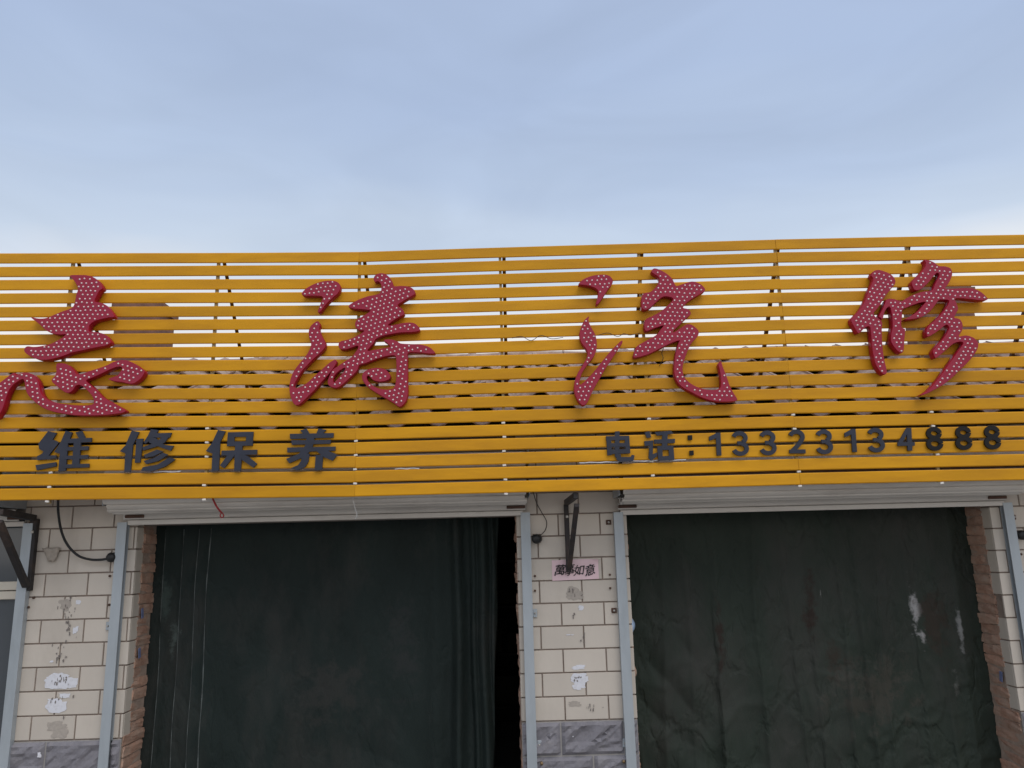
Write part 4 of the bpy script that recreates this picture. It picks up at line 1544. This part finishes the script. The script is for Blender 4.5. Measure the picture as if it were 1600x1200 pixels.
# red strap and white string hanging from the first shutter
xs_, zs_ = W(333, 780, -0.36)
st = thing('red_strap', 'short red pull strap hanging down the rolled shutter', 'strap', (xs_, -0.36, zs_))
part('webbing', tube(catmull([(xs_ - .02, -0.365, zs_ + 0.05), (xs_, -0.362, zs_), (xs_ + 0.022, -0.345, zs_ - 0.05), (xs_ + 0.043, -0.31, zs_ - 0.088)], 5), 0.0065, 6), M['redcloth'], st)
part('loop', tube(catmull([(xs_ + 0.043, -0.31, zs_ - 0.085), (xs_ + 0.034, -0.31, zs_ - 0.105), (xs_ + 0.044, -0.305, zs_ - 0.118), (xs_ + 0.056, -0.305, zs_ - 0.108), (xs_ + 0.046, -0.308, zs_ - 0.087)], 5), 0.004, 6), M['redcloth'], st)
xs_, zs_ = W(551, 776, -0.37)
st = thing('white_string', 'knotted white string hanging down the rolled shutter', 'string', (xs_, -0.37, zs_))
part('cord', tube(catmull([(xs_, -0.372, zs_ + 0.05), (xs_, -0.37, zs_), (xs_ + 0.008, -0.355, zs_ - 0.05), (xs_ + 0.014, -0.31, zs_ - 0.1), (xs_ + 0.02, -0.29, zs_ - 0.135)], 5), 0.0036, 6), M['string'], st)
part('knot', tube(catmull([(xs_ + 0.010, -0.335, zs_ - 0.085), (xs_ + 0.022, -0.32, zs_ - 0.105), (xs_ + 0.012, -0.3, zs_ - 0.13), (xs_ + 0.006, -0.295, zs_ - 0.145)], 5), 0.003, 6), M['string'], st)

# scrap of plastic sheet on the left pier
cx, cz = W(81, 866, -0.01)
vs, fs = [], []
for j in range(7):
    for i in range(9):
        u, v = i / 8 - .5, j / 6
        wd_ = 0.125 * (0.25 + 0.75 * v ** 0.7)
        vs.append((cx + u * wd_ + 0.012 * (0.5 - v), -0.012 - 0.03 * abs(n2(u * 5, v * 4, 71)) - 0.02 * (0.25 - u * u), cz - 0.05 + 0.095 * v + 0.01 * n2(u * 4, v, 73)))
for j in range(6):
    for i in range(8):
        q = j * 9 + i
        fs.append((q, q + 1, q + 10, q + 9))
ps = link('plastic_scrap', mesh_from('plastic', vs, fs, True), M['plastic'])
tag(ps, 'crumpled dusty plastic scrap stuck on cream tiles below the looped cable', 'plastic')
md = ps.modifiers.new('thickness', 'SOLIDIFY')
md.thickness = 0.002

# pale blue plastic poking out between the middle pier and the stained curtain
cx, cz = W(992, 975, 0.05)
vs = []
fs = []
for j in range(6):
    for i in range(4):
        vs.append((XM1 + 0.004 + 0.032 * math.sin(math.pi * (j + .5) / 6) * i / 3, 0.04 + 0.018 * i + 0.01 * n2(i * .7, j * .6, 81), cz - 0.06 + 0.02 * j))
for j in range(5):
    for i in range(3):
        q = j * 4 + i
        fs.append((q, q + 1, q + 5, q + 4))
pb_ = link('plastic_bag', mesh_from('bag', vs, fs, True), M['blueplastic'])
tag(pb_, 'scrap of pale blue plastic caught on the door edge beside the stained curtain', 'plastic')
md = pb_.modifiers.new('thickness', 'SOLIDIFY')
md.thickness = 0.003

# dim shelf inside, glimpsed through the gap beside the first curtain
shf = thing('storage_shelf', 'dim shelf of boxes standing inside the dark gap beside the seamed curtain', 'shelf', (0.0, 3.6, 0.0))
for x in (-0.42, 0.42):
    for y in (3.42, 3.78):
        part('upright', bar((x, y, 0), (x, y, 2.1), 0.035, 0.035, 0.003), M['iron'], shf)
for z in (0.3, 0.85, 1.35, 1.85):
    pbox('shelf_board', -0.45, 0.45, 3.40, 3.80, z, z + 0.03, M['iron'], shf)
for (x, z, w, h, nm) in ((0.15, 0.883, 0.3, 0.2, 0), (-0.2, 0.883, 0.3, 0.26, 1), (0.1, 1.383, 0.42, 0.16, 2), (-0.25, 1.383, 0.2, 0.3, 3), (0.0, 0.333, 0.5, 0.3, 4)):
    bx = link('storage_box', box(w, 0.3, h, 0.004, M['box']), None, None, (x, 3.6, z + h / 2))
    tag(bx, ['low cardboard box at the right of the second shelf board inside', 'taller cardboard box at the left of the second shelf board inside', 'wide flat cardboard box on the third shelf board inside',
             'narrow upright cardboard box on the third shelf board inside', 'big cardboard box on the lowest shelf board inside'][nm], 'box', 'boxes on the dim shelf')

# loose LED leads among the slats
for k, (lab, pts4) in enumerate((
        ('thin dark lead sagging across the slats between the water strokes of the third red character', [(800, 528), (815, 526), (830, 532), (845, 524), (862, 529), (880, 527)]),
        ('thin dark lead looping from the hooked red character to its water strokes', [(935, 524), (950, 520), (965, 526), (975, 521), (984, 524), (1000, 520)]),
        ('thin dark lead hanging below the upright of the third red character', [(1036, 530), (1038, 540), (1034, 552), (1036, 560), (1030, 572)]))):
    pts5 = []
    for (a, b) in pts4:
        x, z = W(a, b, YS - 0.012)
        pts5.append((x, YS - 0.012 + 0.006 * math.sin(a), z))
    o = link('loose_wire', tube(catmull(pts5, 5), 0.0022, 5), M['wire'])
    tag(o, lab, 'wire')

# thin white strips set into gaps between the slats
for (a, b, y_) in ((240, 282, 737.5), (617, 655, 732.5), (820, 861, 675.5), (905, 972, 723), (985, 1072, 720.5), (1154, 1190, 667.5), (1207, 1258, 664.5), (255, 320, 579), (330, 362, 578)):
    pts6 = []
    for i in range(9):
        px = a + (b - a) * i / 8
        x, z = W(px, y_ - (px - a) * 0.022 + 0.5 * math.sin(px), YS + 0.006)
        pts6.append((x, YS + 0.006, z))
    vs = []
    for i, p in enumerate(pts6):
        hh = 0.0035 * (0.6 + 0.5 * abs(n2(i * 0.7, a * .1, 91)))
        vs += [(p[0], p[1], p[2] - hh), (p[0], p[1], p[2] + hh), (p[0], p[1] + 0.004, p[2] + hh), (p[0], p[1] + 0.004, p[2] - hh)]
    fs = []
    for i in range(8):
        for k in range(4):
            k2 = (k + 1) % 4
            fs.append((i * 4 + k, (i + 1) * 4 + k, (i + 1) * 4 + k2, i * 4 + k2))
    fs += [(3, 2, 1, 0), (32, 33, 34, 35)]
    part('white_strip', mesh_from('gap_strip', vs, fs), M['paper'], fas)
